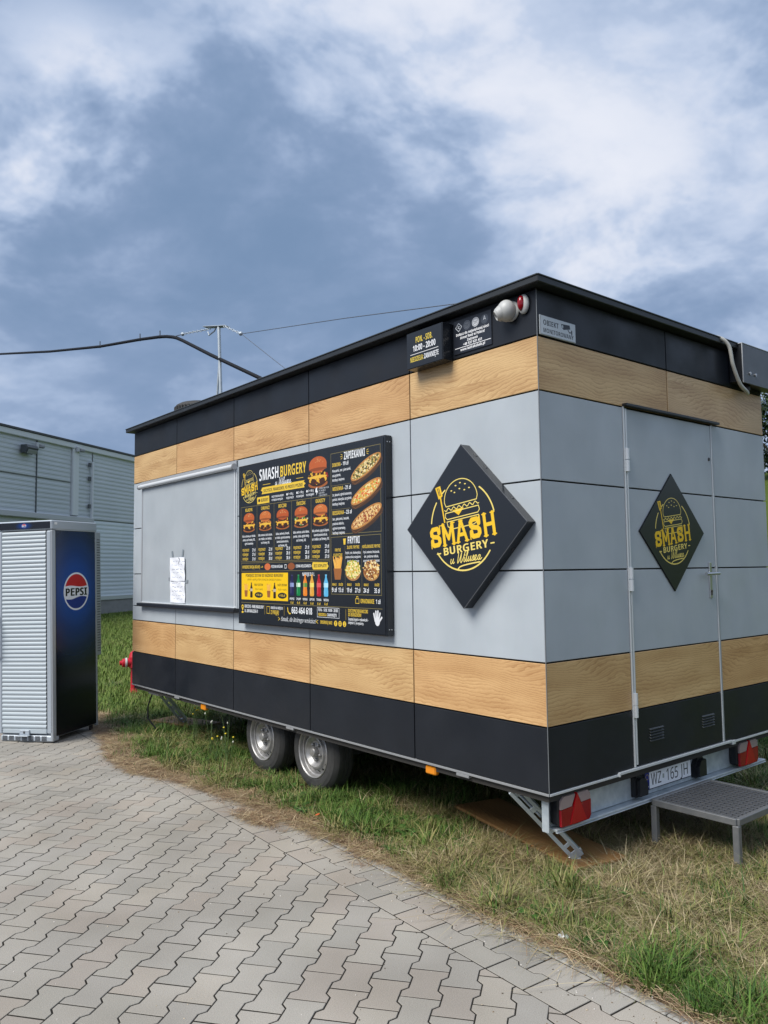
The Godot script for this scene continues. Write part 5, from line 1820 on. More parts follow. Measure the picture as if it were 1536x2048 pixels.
func build_signs() -> void:
	# menu board
	var s := mb()
	box_at(s, F_LONG, -3.12, -1.21, 1.219, 2.503, 0.004, 0.060, 0.003)
	var o := obj("menu_board", s, M.sign_black)
	tag(o, "large black menu board with burgers and prices, right of the serving hatch", "sign")
	sheet("menu_print", F_LONG, -3.105, -1.225, 1.230, 2.492, 0.0625, print_mat(menu_print(), 0.3), o)
	s = mb()
	for y in [1.26, 2.46]:
		for g in [[-1.214, 0.0], [-1.214, 0.02]]:
			rbox(s, put(-1.209, y, 0.024 + g[1]), Vector3(0.006, 0.008, 0.008), 0.002)
	obj("fixing_screw", s, M.steel, o)
	# diamond signs
	var im := Image.create(1400, 1400, false, Image.FORMAT_RGB8)
	im.fill(INK)
	emblem(im, Vector2(700, 700), 7.0)
	var dm := print_mat(im, 0.28)
	diamond_sign("thick black and gold diamond sign on the long side, right of the menu board", F_LONG, Vector2(-0.517, 1.882), Vector2(0.474, 0.466), 0.002, 0.07, dm)
	diamond_sign("thin black and gold diamond sign fixed to the rear door", F_END, Vector2(1.239, 1.850), Vector2(0.367, 0.365), 0.0035, 0.011, dm)
	# opening hours
	im = Image.create(700, 512, false, Image.FORMAT_RGB8)
	im.fill(INK)
	p_text(im, "PON. - SOB.", 350, 165, 86, Color(0.88, 0.78, 0.28), font_bold, 0, 330)
	p_text(im, "10:00 - 20:00", 350, 282, 86, Color(0.93, 0.94, 0.95), font_bold, 0, 450)
	p_rect(im, 70, 318, 560, 8, Color(0.9, 0.9, 0.9))
	p_text(im, "NIEDZIELA:", 70, 430, 72, Color(0.88, 0.78, 0.28), font_bold, -1, 265)
	p_text(im, "ZAMKNIĘTE", 350, 430, 72, Color(0.93, 0.94, 0.95), font_bold, -1, 282)
	s = mb()
	box_at(s, F_LONG, -0.957, -0.636, 2.866, 3.092, 0.003, 0.085, 0.003)
	o = obj("opening_hours_sign", s, M.sign_black)
	tag(o, "black box sign with opening hours under the roof edge", "sign")
	sheet("hours_print", F_LONG, -0.953, -0.640, 2.870, 3.088, 0.0875, print_mat(im, 0.3), o)
	# franchise plate
	im = Image.create(640, 440, false, Image.FORMAT_RGB8)
	im.fill(Color(0.135, 0.15, 0.185))
	var pale := Color(0.80, 0.82, 0.84)
	p_stroke(im, [Vector2(86, 38), Vector2(140, 92), Vector2(86, 146), Vector2(32, 92)], 9, pale, true)
	p_stroke(im, [Vector2(70, 80), Vector2(100, 80), Vector2(72, 100), Vector2(104, 108)], 8, pale)
	for q in [[230, Color(0.36, 0.38, 0.41), Color(0.20, 0.22, 0.25)], [378, Color(0.82, 0.83, 0.84), Color(0.45, 0.46, 0.48)], [530, Color(0.29, 0.31, 0.35), Color(0.20, 0.22, 0.25)]]:
		p_ell(im, Vector2(q[0], 92), 60, 60, q[1])
		p_ell(im, Vector2(q[0], 92), 50, 50, q[2])
		p_ell(im, Vector2(q[0], 92), 44, 44, q[1])
		p_stroke(im, [Vector2(q[0] - 30, 84), Vector2(q[0], 94), Vector2(q[0] + 30, 84)], 8, q[2])
		p_stroke(im, [Vector2(q[0] - 22, 108), Vector2(q[0] + 22, 108)], 6, q[2])
	p_stroke(im, [Vector2(530, 52), Vector2(512, 100), Vector2(530, 84), Vector2(548, 100), Vector2(530, 52)], 7, pale)
	p_text(im, "Dołącz do największej sieci", 320, 205, 34, Color.WHITE, font_bold, 0, 560)
	p_text(im, "street food w Polsce!", 320, 255, 34, Color.WHITE, font_bold, 0, 420)
	p_text(im, "Zadzwoń", 320, 302, 32, Color.WHITE, font_bold, 0, 180)
	p_text(im, "+48 537 631 431", 320, 348, 32, Color.WHITE, font_bold, 0, 320)
	p_rect(im, 16, 362, 610, 7, Color.WHITE)
	p_text(im, "www.bafrakebab.pl", 320, 412, 34, Color.WHITE, font_bold, 0, 420)
	s = mb()
	box_at(s, F_LONG, -0.622, -0.320, 2.898, 3.100, 0.0005, 0.004, 0.001)
	o = obj("information_plate", s, M.dark)
	tag(o, "flat dark plate with four small emblems and white text under the roof", "sign")
	sheet("plate_print", F_LONG, -0.621, -0.321, 2.899, 3.099, 0.0062, print_mat(im, 0.3), o)
	# camera warning on the rear end
	im = Image.create(720, 256, false, Image.FORMAT_RGB8)
	im.fill(Color(0.78, 0.80, 0.82))
	var ink := Color(0.10, 0.12, 0.15)
	p_text(im, "OBIEKT", 56, 122, 72, ink, font_bold, -1, 310)
	p_text(im, "MONITOROWANY", 56, 226, 60, ink, font_bold, -1, 620)
	p_poly(im, PackedVector2Array([Vector2(420, 42), Vector2(600, 30), Vector2(612, 84), Vector2(470, 118), Vector2(432, 92)]), ink)
	p_ell(im, Vector2(450, 74), 16, 22, Color(0.74, 0.77, 0.79))
	p_stroke(im, [Vector2(560, 96), Vector2(590, 136), Vector2(640, 128)], 16, ink)
	p_rect(im, 630, 96, 22, 66, ink)
	s = mb()
	box_at(s, F_END, 0.016, 0.323, 2.881, 2.989, 0.0005, 0.006, 0.002)
	o = obj("monitoring_sign", s, mat(lin(0.50, 0.54, 0.56), 0.4))
	tag(o, "small pale camera warning sign at the top corner of the rear end", "sign")
	sheet("warning_print", F_END, 0.020, 0.319, 2.885, 2.985, 0.0082, print_mat(im, 0.35), o)
	# handwritten notice: two sheets taped one above the other, the writing too faint to read
	var r := RandomNumberGenerator.new()
	r.seed = 8
	var notice := thing("paper_notice", "two handwritten white paper sheets taped to the serving hatch", "notice", "", Vector3(-4.367, 1.352, 0.0145))
	for part in 2:
		im = Image.create(320, 230, false, Image.FORMAT_RGB8)
		im.fill(Color(0.90, 0.91, 0.94))
		for row in 5:
			var x := 24.0 + r.randf() * 50.0
			var y := 40.0 + row * 38.0 + r.randf_range(-4, 4)
			var col := Color(0.55, 0.58, 0.66) if r.randf() < 0.5 else Color(0.34, 0.36, 0.44)
			while x < 290 - r.randf() * 70:
				var pts := []
				for i in r.randi_range(5, 12):
					pts.append(Vector2(x, y + r.randf_range(-10, 7)))
					x += r.randf_range(5, 9)
				p_stroke(im, pts, 3.4, col)
				x += 16
		if part == 1:
			p_stroke(im, [Vector2(190, 6), Vector2(212, 20), Vector2(196, 60)], 9, Color(0.25, 0.27, 0.33))
		s = mb()
		var pm := print_mat(im, 0.8)
		var y0 := 0.0 if part == 0 else 0.205
		for i in 8:
			for j in 8:
				var ps := []
				var ns := []
				var us := []
				for q in [[i, j], [i + 1, j], [i + 1, j + 1], [i, j + 1]]:
					var u: float = q[0] / 8.0
					var v: float = q[1] / 8.0
					var bulge := 0.003 + 0.004 * (0.5 + 0.5 * sin(u * 7.0 + v * 11.0 + part * 2.0)) + 0.004 * (1.0 - absf(v - 0.5) * 2.0)
					ps.append(Vector3((u - 0.5) * 0.32 + 0.006 * sin(v * 5.0) - part * -0.005, y0 + v * 0.222, bulge + part * 0.006))
					ns.append(Vector3(-0.10 * cos(u * 7.0 + v * 11.0), -0.16 * cos(u * 7.0 + v * 11.0), 1).normalized())
					us.append(Vector2(u, 1.0 - v))
				smooth_quad(s, ps, ns, us)
		obj("paper_sheet", s, pm, notice)
	s = mb()
	for q in [[-0.12, 0.44, 0.2], [0.10, 0.45, -0.25], [-0.155, 0.22, 1.5], [0.165, 0.2, 1.6]]:
		rbox(s, Transform3D(Basis(Vector3.BACK, q[2]), Vector3(q[0], q[1], 0.0035)), Vector3(0.03, 0.10, 0.001))
	obj("sticky_tape", s, mat(lin(0.24, 0.28, 0.31), 0.2), notice)


# ---------------------------------------------------------------- mast, cables and tyre on the roof
func build_roof_things() -> void:
	var y0 := Y_TOP + 0.04
	var o := thing("spare_tyre", "old black tyre lying flat on the trailer roof at the foot of the mast", "tyre", "", Vector3(-4.80, y0, -0.45))
	var s := mb()
	var t := Transform3D.IDENTITY
	lathe(s, t, [Vector2(0.17, 0.03), Vector2(0.18, 0.005), Vector2(0.24, 0.0), Vector2(0.275, 0.02), Vector2(0.290, 0.05)], 40)
	lathe(s, t, [Vector2(0.290, 0.15), Vector2(0.275, 0.18), Vector2(0.24, 0.20), Vector2(0.18, 0.195), Vector2(0.17, 0.17), Vector2(0.17, 0.03)], 40)
	lathe(s, t, [Vector2(0.284, 0.05), Vector2(0.284, 0.15)], 40)
	obj("sidewall", s, M.rubber, o)
	s = mb()
	for k in 44:
		var a := TAU * k / 44
		rbox(s, Transform3D(Basis(Vector3.UP, -a), Vector3(cos(a) * 0.288, 0.1, sin(a) * 0.288)), Vector3(0.012, 0.12, 0.026), 0.003)
	obj("tread", s, M.rubber, o)
	# mast
	o = thing("cable_mast", "thin galvanised mast on the roof holding the overhead cable", "mast", "", Vector3(-4.21, y0, -0.35))
	s = mb()
	tube(s, [Vector3(0, 0, 0), Vector3(-0.06, 0.885, 0)], 0.016, 10)
	obj("pole", s, M.galv, o)
	s = mb()
	tube(s, [Vector3(-0.15, 0.0, -0.02), Vector3(-0.035, 0.62, 0.0)], 0.011, 8)
	obj("brace", s, M.galv, o)
	s = mb()
	rbox(s, put(0, 0.012, 0), Vector3(0.22, 0.024, 0.22), 0.004)
	obj("foot_plate", s, M.galv, o)
	s = mb()
	rbox(s, Transform3D(Basis.from_euler(Vector3(0.0, 0.35, -0.13)), Vector3(-0.11, 0.893, 0.0)), Vector3(0.30, 0.008, 0.08), 0.004)
	tube(s, [Vector3(-0.29, 0.885, 0), Vector3(-0.27, 0.845, 0), Vector3(-0.15, 0.86, 0), Vector3(-0.12, 0.885, 0)], 0.007, 6)
	obj("top_plate", s, M.galv, o)
	for g in [[Vector3(-0.24, 0.905, 0), Vector3(-0.88, 1.005, 0)], [Vector3(0.04, 0.865, 0), Vector3(0.38, 0.705, 0)]]:
		s = mb()
		var a: Vector3 = g[0]
		var b: Vector3 = g[1]
		var d := (b - a)
		var n := int(d.length() / 0.045)
		for i in n:
			var p := a + d * (i + 0.5) / n
			var dir := d.normalized()
			var sd := (Vector3.UP if i % 2 == 0 else Vector3.BACK)
			sd = (sd - dir * sd.dot(dir)).normalized()
			var ring := []
			for k in 9:
				var an := TAU * k / 8
				ring.append(p + dir * cos(an) * 0.026 + sd * sin(an) * 0.010)
			tube(s, ring, 0.0035, 5, false)
		ellipsoid(s, put(b.x, b.y, b.z), Vector3(0.024, 0.02, 0.02), 6, 10)
		obj("turnbuckle_chain", s, M.galv, o)
	# overhead cable
	s = mb()
	var pts := []
	var ctrl := [Vector3(-21.275, 7.512, -0.350), Vector3(-12.795, 5.670, -0.350), Vector3(-9.765, 5.036, -0.350), Vector3(-7.593, 4.615, -0.350), Vector3(-6.252, 4.392, -0.350), Vector3(-5.678, 4.287, -0.350), Vector3(-5.346, 4.205, -0.350), Vector3(-5.093, 4.107, -0.350), Vector3(-4.456, 3.813, -0.350), Vector3(-3.459, 3.372, -0.350), Vector3(-3.050, 3.190, -0.370), Vector3(-2.400, 3.190, -0.600)]
	var cv := Curve3D.new()
	for i in ctrl.size():
		var tg: Vector3 = (ctrl[mini(i + 1, ctrl.size() - 1)] - ctrl[maxi(i - 1, 0)]) / 6.0
		if i > 0:
			tg = tg.normalized() * minf(tg.length(), minf(ctrl[i].distance_to(ctrl[i - 1]), ctrl[i].distance_to(ctrl[mini(i + 1, ctrl.size() - 1)]) + (9.0 if i == ctrl.size() - 1 else 0.0)) * 0.4)
		cv.add_point(ctrl[i], -tg, tg)
	for p in cv.tessellate(4, 2):
		pts.append(p)
	tube(s, pts, 0.0185, 8)
	var c := obj("overhead_cable", s, M.cable_black)
	tag(c, "thick black power cable sagging from the left down to the trailer roof", "cable")
	s = mb()
	for x in [[-7.593, 4.615], [-6.252, 4.392], [-5.678, 4.287]]:
		tube(s, [Vector3(x[0], x[1] - 0.02, -0.35), Vector3(x[0], x[1] + 0.07, -0.35)], 0.007, 6)
	tube(s, [Vector3(-5.346, 4.205, -0.35), Vector3(-5.09, 4.175, -0.35)], 0.005, 6)
	obj("cable_clip", s, M.wire, c)
	# stay wires
	s = mb()
	tube(s, [Vector3(-3.82, 3.87, -0.35), Vector3(-2.2, 3.60, -0.35), Vector3(-0.632, 3.32, -0.35), Vector3(-0.52, 3.175, -0.35)], 0.0035, 5)
	c = obj("stay_wire", s, M.wire)
	tag(c, "thin stay wire running from the mast along the sky to the roof corner", "wire")
	s = mb()
	tube(s, [Vector3(-0.70, 3.332, -0.35), Vector3(-0.56, 3.30, -0.35)], 0.012, 6)
	rbox(s, put(-0.58, 3.25, -0.35), Vector3(0.05, 0.18, 0.03), 0.006)
	tube(s, [Vector3(-0.50, 3.17, -0.33), Vector3(-0.50, 3.36, -0.33)], 0.009, 6)
	obj("anchor", s, M.galv, c)
	s = mb()
	tube(s, [Vector3(-3.82, 3.87, -0.35), Vector3(-3.039, 3.37, -0.35), Vector3(-2.72, 3.17, -0.35)], 0.003, 5)
	c = obj("stay_wire", s, M.wire)
	tag(c, "short steep stay wire from the mast down to the roof", "wire")


# ---------------------------------------------------------------- camera, siren, box, conduit
func build_small_fittings() -> void:
	var o := thing("security_camera", "white dome security camera under the roof edge of the long side", "camera", "", Vector3(-0.172, 3.045, 0.0))
	var s := mb()
	var out := Transform3D(Basis(Vector3.RIGHT, Vector3.BACK, Vector3.DOWN), Vector3.ZERO)
	lathe(s, out, [Vector2(0.0, 0.001), Vector2(0.055, 0.001), Vector2(0.057, 0.008), Vector2(0.052, 0.014), Vector2(0.0, 0.014)], 24)
	obj("base", s, M.white_plastic, o)
	s = mb()
	ellipsoid(s, Transform3D(Basis(Vector3.UP, -0.5), Vector3(-0.008, 0, 0.036)), Vector3(0.056, 0.060, 0.052), 14, 22)
	obj("housing", s, M.white_plastic, o)
	s = mb()
	var look := Vector3(-0.62, -0.42, 0.66).normalized()
	var lx := look.cross(Vector3.UP).normalized()
	var lt := Transform3D(Basis(lx, look, lx.cross(look)), Vector3(-0.008, 0, 0.036))
	lathe(s, lt, [Vector2(0.046, 0.030), Vector2(0.036, 0.055), Vector2(0.026, 0.066), Vector2(0.023, 0.058)], 22)
	obj("lens_collar", s, M.white_plastic, o)
	s = mb()
	lathe(s, lt, [Vector2(0.024, 0.057), Vector2(0.014, 0.060), Vector2(0.0, 0.061)], 20)
	obj("lens", s, mat(lin(0.02, 0.02, 0.022), 0.1), o)
	o = thing("alarm_siren", "small red and white oval alarm siren right of the dome camera", "siren", "", Vector3(-0.078, 3.06, 0.0))
	s = mb()
	ellipsoid(s, put(0, 0, 0.012), Vector3(0.036, 0.055, 0.022), 10, 24)
	obj("housing", s, M.white_plastic, o)
	s = mb()
	ellipsoid(s, put(-0.004, 0.004, 0.026), Vector3(0.022, 0.042, 0.022), 10, 24)
	obj("red_cover", s, M.red_lens, o)
	# grey box at the right end, fixed under the roof
	o = thing("wall_box", "dark grey metal box under the roof at the right end of the rear", "box")
	s = mb()
	box_at(s, F_END, 2.05, 2.66, 2.905, 3.17, 0.002, 0.094, 0.004)
	obj("body", s, M.blackish, o)
	s = mb()
	box_at(s, F_END, 2.046, 2.664, 2.892, 3.163, 0.095, 0.104, 0.002)
	obj("front_plate", s, M.box_grey, o)
	s = mb()
	box_at(s, F_END, 2.044, 2.047, 2.89, 3.166, 0.099, 0.106, 0.001)
	box_at(s, F_END, 2.044, 2.664, 3.164, 3.170, 0.06, 0.106, 0.001)
	obj("edge_trim", s, M.alu_dull, o)
	for u in [2.135, 2.215]:
		s = mb()
		tube(s, [F_END * Vector3(u, 2.965, 0.103), F_END * Vector3(u, 2.965, 0.112)], 0.012, 6)
		tube(s, [F_END * Vector3(u, 2.965, 0.112), F_END * Vector3(u, 2.965, 0.116)], 0.006, 8)
		obj("bolt", s, M.steel, o)
	s = mb()
	tube(s, [F_END * Vector3(2.20, 2.90, 0.05), F_END * Vector3(2.20, 2.865, 0.05)], 0.022, 10)
	obj("cable_gland", s, M.plastic_black, o)
	s = mb()
	var pts := []
	var cv := Curve3D.new()
	var ctrl := [F_END * Vector3(1.70, 3.175, -0.05), F_END * Vector3(1.80, 3.176, 0.05), F_END * Vector3(1.868, 3.12, 0.098), F_END * Vector3(1.915, 2.99, 0.10), F_END * Vector3(2.0, 2.875, 0.10), F_END * Vector3(2.10, 2.842, 0.09), F_END * Vector3(2.185, 2.838, 0.06), F_END * Vector3(2.20, 2.865, 0.05)]
	for i in ctrl.size():
		var tg: Vector3 = (ctrl[mini(i + 1, ctrl.size() - 1)] - ctrl[maxi(i - 1, 0)]) / 6.0
		cv.add_point(ctrl[i], -tg, tg)
	for p in cv.tessellate(4, 3):
		pts.append(p)
	tube(s, pts, 0.0125, 10)
	var c := obj("conduit_hose", s, M.cable_white)
	tag(c, "pale flexible conduit hanging from the roof edge into the metal box", "hose")


# ---------------------------------------------------------------- step and boards
func build_step_and_boards() -> void:
	var o := thing("metal_step", "grey steel step with a grated top below the rear door", "step", "", Vector3(0.24, 0, -1.27))
	var w := 0.50
	var l := 0.64
	var h := 0.285
	var s := mb()
	for g in [[Vector3(-w / 2, 0, l / 2), Vector3(w / 2, 0, l / 2)], [Vector3(-w / 2, 0, -l / 2), Vector3(w / 2, 0, -l / 2)], [Vector3(-w / 2, 0, -l / 2), Vector3(-w / 2, 0, l / 2)], [Vector3(w / 2, 0, -l / 2), Vector3(w / 2, 0, l / 2)]]:
		bar(s, g[0] + Vector3(0, h - 0.018, 0), g[1] + Vector3(0, h - 0.018, 0), 0.028, 0.036, 0.003)
	obj("frame", s, M.step_leg, o)
	s = mb()
	var n := 15
	for i in range(1, n):
		var z := lerpf(-l / 2, l / 2, float(i) / n)
		bar(s, Vector3(-w / 2 + 0.014, h - 0.010, z), Vector3(w / 2 - 0.014, h - 0.010, z), 0.012, 0.016)
	for i in range(1, 15):
		var x := lerpf(-w / 2, w / 2, i / 15.0)
		bar(s, Vector3(x, h - 0.012, -l / 2 + 0.014), Vector3(x, h - 0.012, l / 2 - 0.014), 0.008, 0.016)
	obj("grating", s, M.grating, o)
	s = mb()
	rbox(s, put(0, h - 0.032, 0), Vector3(w - 0.03, 0.004, l - 0.03))
	obj("tread_plate", s, mat(lin(0.022, 0.023, 0.026), 0.6, 0.2), o)
	for x in [-1.0, 1.0]:
		for z in [-1.0, 1.0]:
			s = mb()
			rbox(s, put(x * (w / 2 - 0.005), (h - 0.036) / 2 - 0.02, z * (l / 2 - 0.005)), Vector3(0.036, h + 0.004, 0.036), 0.004)
			obj("leg", s, M.step_leg, o)
	s = mb()
	rbox(s, Transform3D(Basis(Vector3.UP, -0.245), Vector3(-0.62, 0.040, -0.585)), Vector3(1.27, 0.02, 0.36), 0.004)
	var b := obj("wooden_board", s, M.board)
	tag(b, "brown wooden board in the grass under the rear steady leg", "board", "boards under the steady legs")
	s = mb()
	rbox(s, Transform3D(Basis(Vector3.UP, 0.3), Vector3(-5.40, 0.025, -0.56)), Vector3(0.75, 0.03, 0.32), 0.004)
	b = obj("wooden_board", s, M.board)
	tag(b, "brown wooden board in the grass under the far front steady leg", "board", "boards under the steady legs")


# ---------------------------------------------------------------- drinks fridge
func build_fridge() -> void:
	# front right bottom corner; u runs left along the front, v runs back along the side
	var c := Vector3(-5.395, 0.0, 0.815)
	var u := Vector3(-0.80, 0, 0.60).normalized()
	var v := Vector3(-0.60, 0, -0.80).normalized()
	var o := thing("drinks_fridge", "tall grey drinks fridge with a closed roller shutter and a blue side", "fridge", "", c)
	# leaning a little with the ground
	var view := Vector3(-0.955, 0, -0.295)
	o.basis = Basis(view.cross(Vector3.UP).cross(Vector3.UP).normalized(), 0.0) * Basis(view, -0.022)
	var w := 0.63
	var d := 0.74
	var h := 2.17
	# face frames: front looks towards -v, side towards -u
	var ff := Transform3D(Basis(-u, Vector3.UP, -v), u * w)           # x from the left edge to the right one
	var fs := Transform3D(Basis(v, Vector3.UP, -u), Vector3.ZERO)     # x from front to back
	var fb := ff
	var s := mb()
	box_at(s, fb, 0.004, w - 0.004, 0.05, h - 0.01, -d, -0.06, 0.006)
	obj("cabinet", s, M.fridge_trim, o)
	s = mb()
	box_at(s, fb, 0.0, w, h - 0.095, h, -d - 0.005, 0.0, 0.010)
	var top := obj("header", s, M.fridge, o)
	var im := Image.create(640, 96, false, Image.FORMAT_RGB8)
	im.fill(Color(0.10, 0.115, 0.15))
	for k in 12:
		p_ell(im, Vector2(320, 48), 120 - k * 8, 62 - k * 4, Color(0.10, 0.115, 0.15).lerp(Color(0.04, 0.22, 0.55), k / 11.0))
	soda_logo(im, Vector2(320, 48), 27)
	sheet("header_print", fb, 0.012, w - 0.022, h - 0.082, h - 0.014, 0.0025, print_mat(im, 0.25), top)
	s = mb()
	box_at(s, fs, 0.03, 0.075, h - 0.045, h - 0.020, 0.0, 0.003, 0.001)
	obj("maker_badge", s, mat(lin(0.75, 0.77, 0.78), 0.3), top)
	# door frame with the roller shutter
	s = mb()
	box_at(s, fb, 0.0, 0.052, 0.085, h - 0.10, -0.058, 0.0, 0.008)
	obj("left_stile", s, M.fridge, o)
	s = mb()
	box_at(s, fb, w - 0.078, w, 0.085, h - 0.10, -0.058, 0.0, 0.016)
	obj("right_stile", s, M.fridge, o)
	var n := 48
	var y0 := 0.135
	var y1 := h - 0.105
	var p := (y1 - y0) / n
	s = mb()
	var prof := []
	for i in 7:
		var a := PI * i / 6.0
		prof.append(Vector2(p * (0.02 + 0.96 * i / 6.0), 0.0045 + sin(a) * 0.007))
	prof.push_front(Vector2(0.0, -0.004))
	prof.append(Vector2(p, -0.004))
	for i in prof.size() - 1:
		var a: Vector2 = prof[i]
		var b: Vector2 = prof[i + 1]
		var nn := Vector2(b.y - a.y, a.x - b.x).normalized() * -1.0
		var n3 := Vector3(0, -(b.y - a.y), b.x - a.x).normalized()
		quad(s, Vector3(0, a.x, a.y), Vector3(w - 0.130, a.x, a.y), Vector3(w - 0.130, b.x, b.y), Vector3(0, b.x, b.y), n3)
	var slat: Mesh = s.commit()
	s = mb()
	box_at(s, fb, 0.050, w - 0.076, y0 - 0.002, y1 + 0.004, -0.05, -0.02)
	var shut := obj("roller_shutter", s, mat(lin(0.16, 0.17, 0.18), 0.6), o)
	for i in n:
		inst("shutter_slat", slat, M.fridge_slat, shut, fb * put(0.0515, y0 + p * i, -0.012))
	s = mb()
	box_at(s, fb, 0.052, w - 0.078, 0.088, y0, -0.05, -0.006, 0.006)
	obj("bottom_rail", s, M.fridge_slat, shut)
	s = mb()
	box_at(s, fb, 0.245, 0.375, 0.070, 0.078, -0.01, 0.045, 0.003)
	box_at(s, fb, 0.255, 0.365, 0.078, 0.125, -0.008, 0.008, 0.003)
	var lk := obj("lock_bracket", s, M.fridge, shut)
	s = mb()
	box_at(s, fb, 0.300, 0.320, 0.092, 0.116, 0.008, 0.013, 0.003)
	obj("lock_barrel", s, mat(lin(0.12, 0.13, 0.14), 0.4, 0.5), lk)
	# grab handle at the left edge
	s = mb()
	var hp := []
	for q in [[0.012, 1.30, 0.0], [0.010, 1.27, 0.035], [0.024, 1.16, 0.045], [0.012, 1.05, 0.042], [0.026, 0.92, 0.045], [0.012, 0.86, 0.0]]:
		hp.append(fb * Vector3(q[0], q[1] - 0.05, q[2]))
	tube(s, hp, 0.011, 8)
	obj("handle", s, M.fridge, o)
	# plinth with punched vents
	s = mb()
	box_at(s, fb, 0.03, w - 0.002, 0.012, 0.072, -0.10, -0.004, 0.012)
	var pl := obj("plinth", s, M.fridge, o)
	s = mb()
	for g in 7:
		for i in 5:
			for j in 4:
				var x := 0.055 + g * 0.074 + i * 0.0115
				var y := 0.023 + j * 0.0115
				box_at(s, fb, x, x + 0.0085, y, y + 0.0085, -0.006, -0.0028)
	obj("vent_holes", s, M.black, pl)
	# printed side
	im = Image.create(600, 2000, false, Image.FORMAT_RGB8)
	var base := Color(0.018, 0.035, 0.090)
	for y in 2000:
		var q := smoothstep(1300.0, 700.0, float(y)) * 0.35
		im.fill_rect(Rect2i(0, y, 600, 1), base.lerp(Color(0.02, 0.10, 0.28), 1.7 * q * (0.6 + 0.4 * smoothstep(0.0, 300.0, float(y)))))
	for k in 90:
		var r := 820.0 - k * 6.8
		var tt := k / 89.0
		var col := base.lerp(Color(0.03, 0.26, 0.60), pow(tt, 0.85))
		if (k / 14) % 2 == 1:
			col = col.lightened(0.012)
		var yc := 610.0
		for y in range(maxi(0, int(yc - r)), mini(2000, int(yc + r))):
			var wd := sqrt(maxf(0.0, r * r - (y - yc) * (y - yc))) * 0.80
			var xa := maxi(0, int(300 - wd))
			var xb := mini(600, int(300 + wd))
			if k == 0:
				continue
			im.fill_rect(Rect2i(xa, y, xb - xa, 1), col.lerp(base, smoothstep(1000.0, 1300.0, float(y)) * 0.0))
	soda_logo(im, Vector2(300, 610), 192)
	sheet("side_print", fs, 0.058, d - 0.035, 0.06, h - 0.105, -0.0015, print_mat(im, 0.25), o)
	s = mb()
	box_at(s, fs, 0.0585, d - 0.03, 0.055, h - 0.100, -0.01, -0.0035)
	obj("side_panel", s, M.blackish, o)
	s = mb()
	box_at(s, fs, 0.0, 0.055, 0.02, h - 0.10, -0.03, -0.001, 0.006)
	obj("side_trim", s, M.fridge_trim, o)
	s = mb()
	box_at(s, fs, d - 0.03, d, 0.03, h - 0.10, -0.03, -0.001, 0.004)
	obj("side_trim", s, M.fridge_trim, o)
	# louvred condenser cover at the back
	s = mb()
	box_at(s, fs, d, d + 0.085, 0.76, h - 0.10, -w + 0.05, -0.012, 0.004)
	var cc := obj("condenser_cover", s, M.fridge_trim, o)
	s = mb()
	for i in 44:
		box_at(s, fs, d + 0.015, d + 0.070, 0.80 + i * 0.0275, 0.812 + i * 0.0275, -0.014, -0.0105)
	obj("louvres", s, mat(lin(0.13, 0.14, 0.15), 0.5), cc)
	for q in [[0.05, -0.05], [0.05, -d + 0.06], [w - 0.05, -0.05], [w - 0.05, -d + 0.06]]:
		s = mb()
		tube(s, [fb * Vector3(q[0], -0.02, q[1]), fb * Vector3(q[0], 0.05, q[1])], 0.02, 10)
		obj("foot", s, M.plastic_black, o)


func soda_logo(im: Image, c: Vector2, r: float) -> void:
	p_ell(im, c, r, r, Color(0.90, 0.92, 0.95))
	var rr := r * 0.91
	var red := PackedVector2Array()
	var blue := PackedVector2Array()
	var y_top := func(x: float) -> float: return -0.30 + 0.05 * sin(x * 3.0 + 0.2) - 0.02 * x
	var y_low := func(x: float) -> float: return 0.38 + 0.07 * sin(x * 3.2 + 3.3) - 0.02 * x
	for i in 41:
		var a := PI + PI * i / 40.0
		var q := Vector2(cos(a), sin(a))
		if q.y < y_top.call(q.x):
			red.append(c + q * rr)
	for i in 21:
		var x := lerpf(0.945, -0.945, i / 20.0)
		red.append(c + Vector2(x, y_top.call(x)) * rr)
	for i in 41:
		var a := PI * i / 40.0
		var q := Vector2(cos(a), sin(a))
		if q.y > y_low.call(q.x):
			blue.append(c + q * rr)
	for i in 21:
		var x := lerpf(-0.90, 0.90, i / 20.0)
		blue.append(c + Vector2(x, y_low.call(x)) * rr)
	p_poly(im, red, Color(0.75, 0.06, 0.16))
	p_poly(im, blue, Color(0.05, 0.16, 0.52))
	p_text(im, "PEPSI", c.x, c.y + r * 0.23, r * 0.40, Color(0.04, 0.05, 0.08), font_bold, 0, r * 1.70)
	if r > 50:
		p_text(im, "PEPSI", c.x + r * 0.03, c.y + r * 0.23, r * 0.40, Color(0.04, 0.05, 0.08), font_bold, 0, r * 1.70)


# ---------------------------------------------------------------- grass, straw, weeds
func blade(s: SurfaceTool, p: Vector3, lean: Vector3, h: float, w: float, droop: float, segs: int, col: Color) -> void:
	var side := Vector3(lean.z, 0, -lean.x).normalized()
	if side.length() < 0.5:
		side = Vector3.RIGHT
	var prev := p
	for i in segs:
		var q := float(i + 1) / segs
		var nxt := p + lean * (h * q * 0.5 + droop * h * q * q) + Vector3.UP * (h * (q - droop * 0.55 * q * q))
		var w0 := w * (1.0 - pow(float(i) / segs, 1.6)) * 0.5
		var w1 := w * (1.0 - pow(q, 1.6)) * 0.5
		var n := (side.cross(nxt - prev)).normalized()
		if n.y < 0:
			n = -n
		n = (n + Vector3.UP * 0.5).normalized()
		s.set_color(col)
		if i == segs - 1:
			tri(s, prev - side * w0, prev + side * w0, nxt, n)
		else:
			quad(s, prev - side * w0, prev + side * w0, nxt + side * w1, nxt - side * w1, n)
		prev = nxt


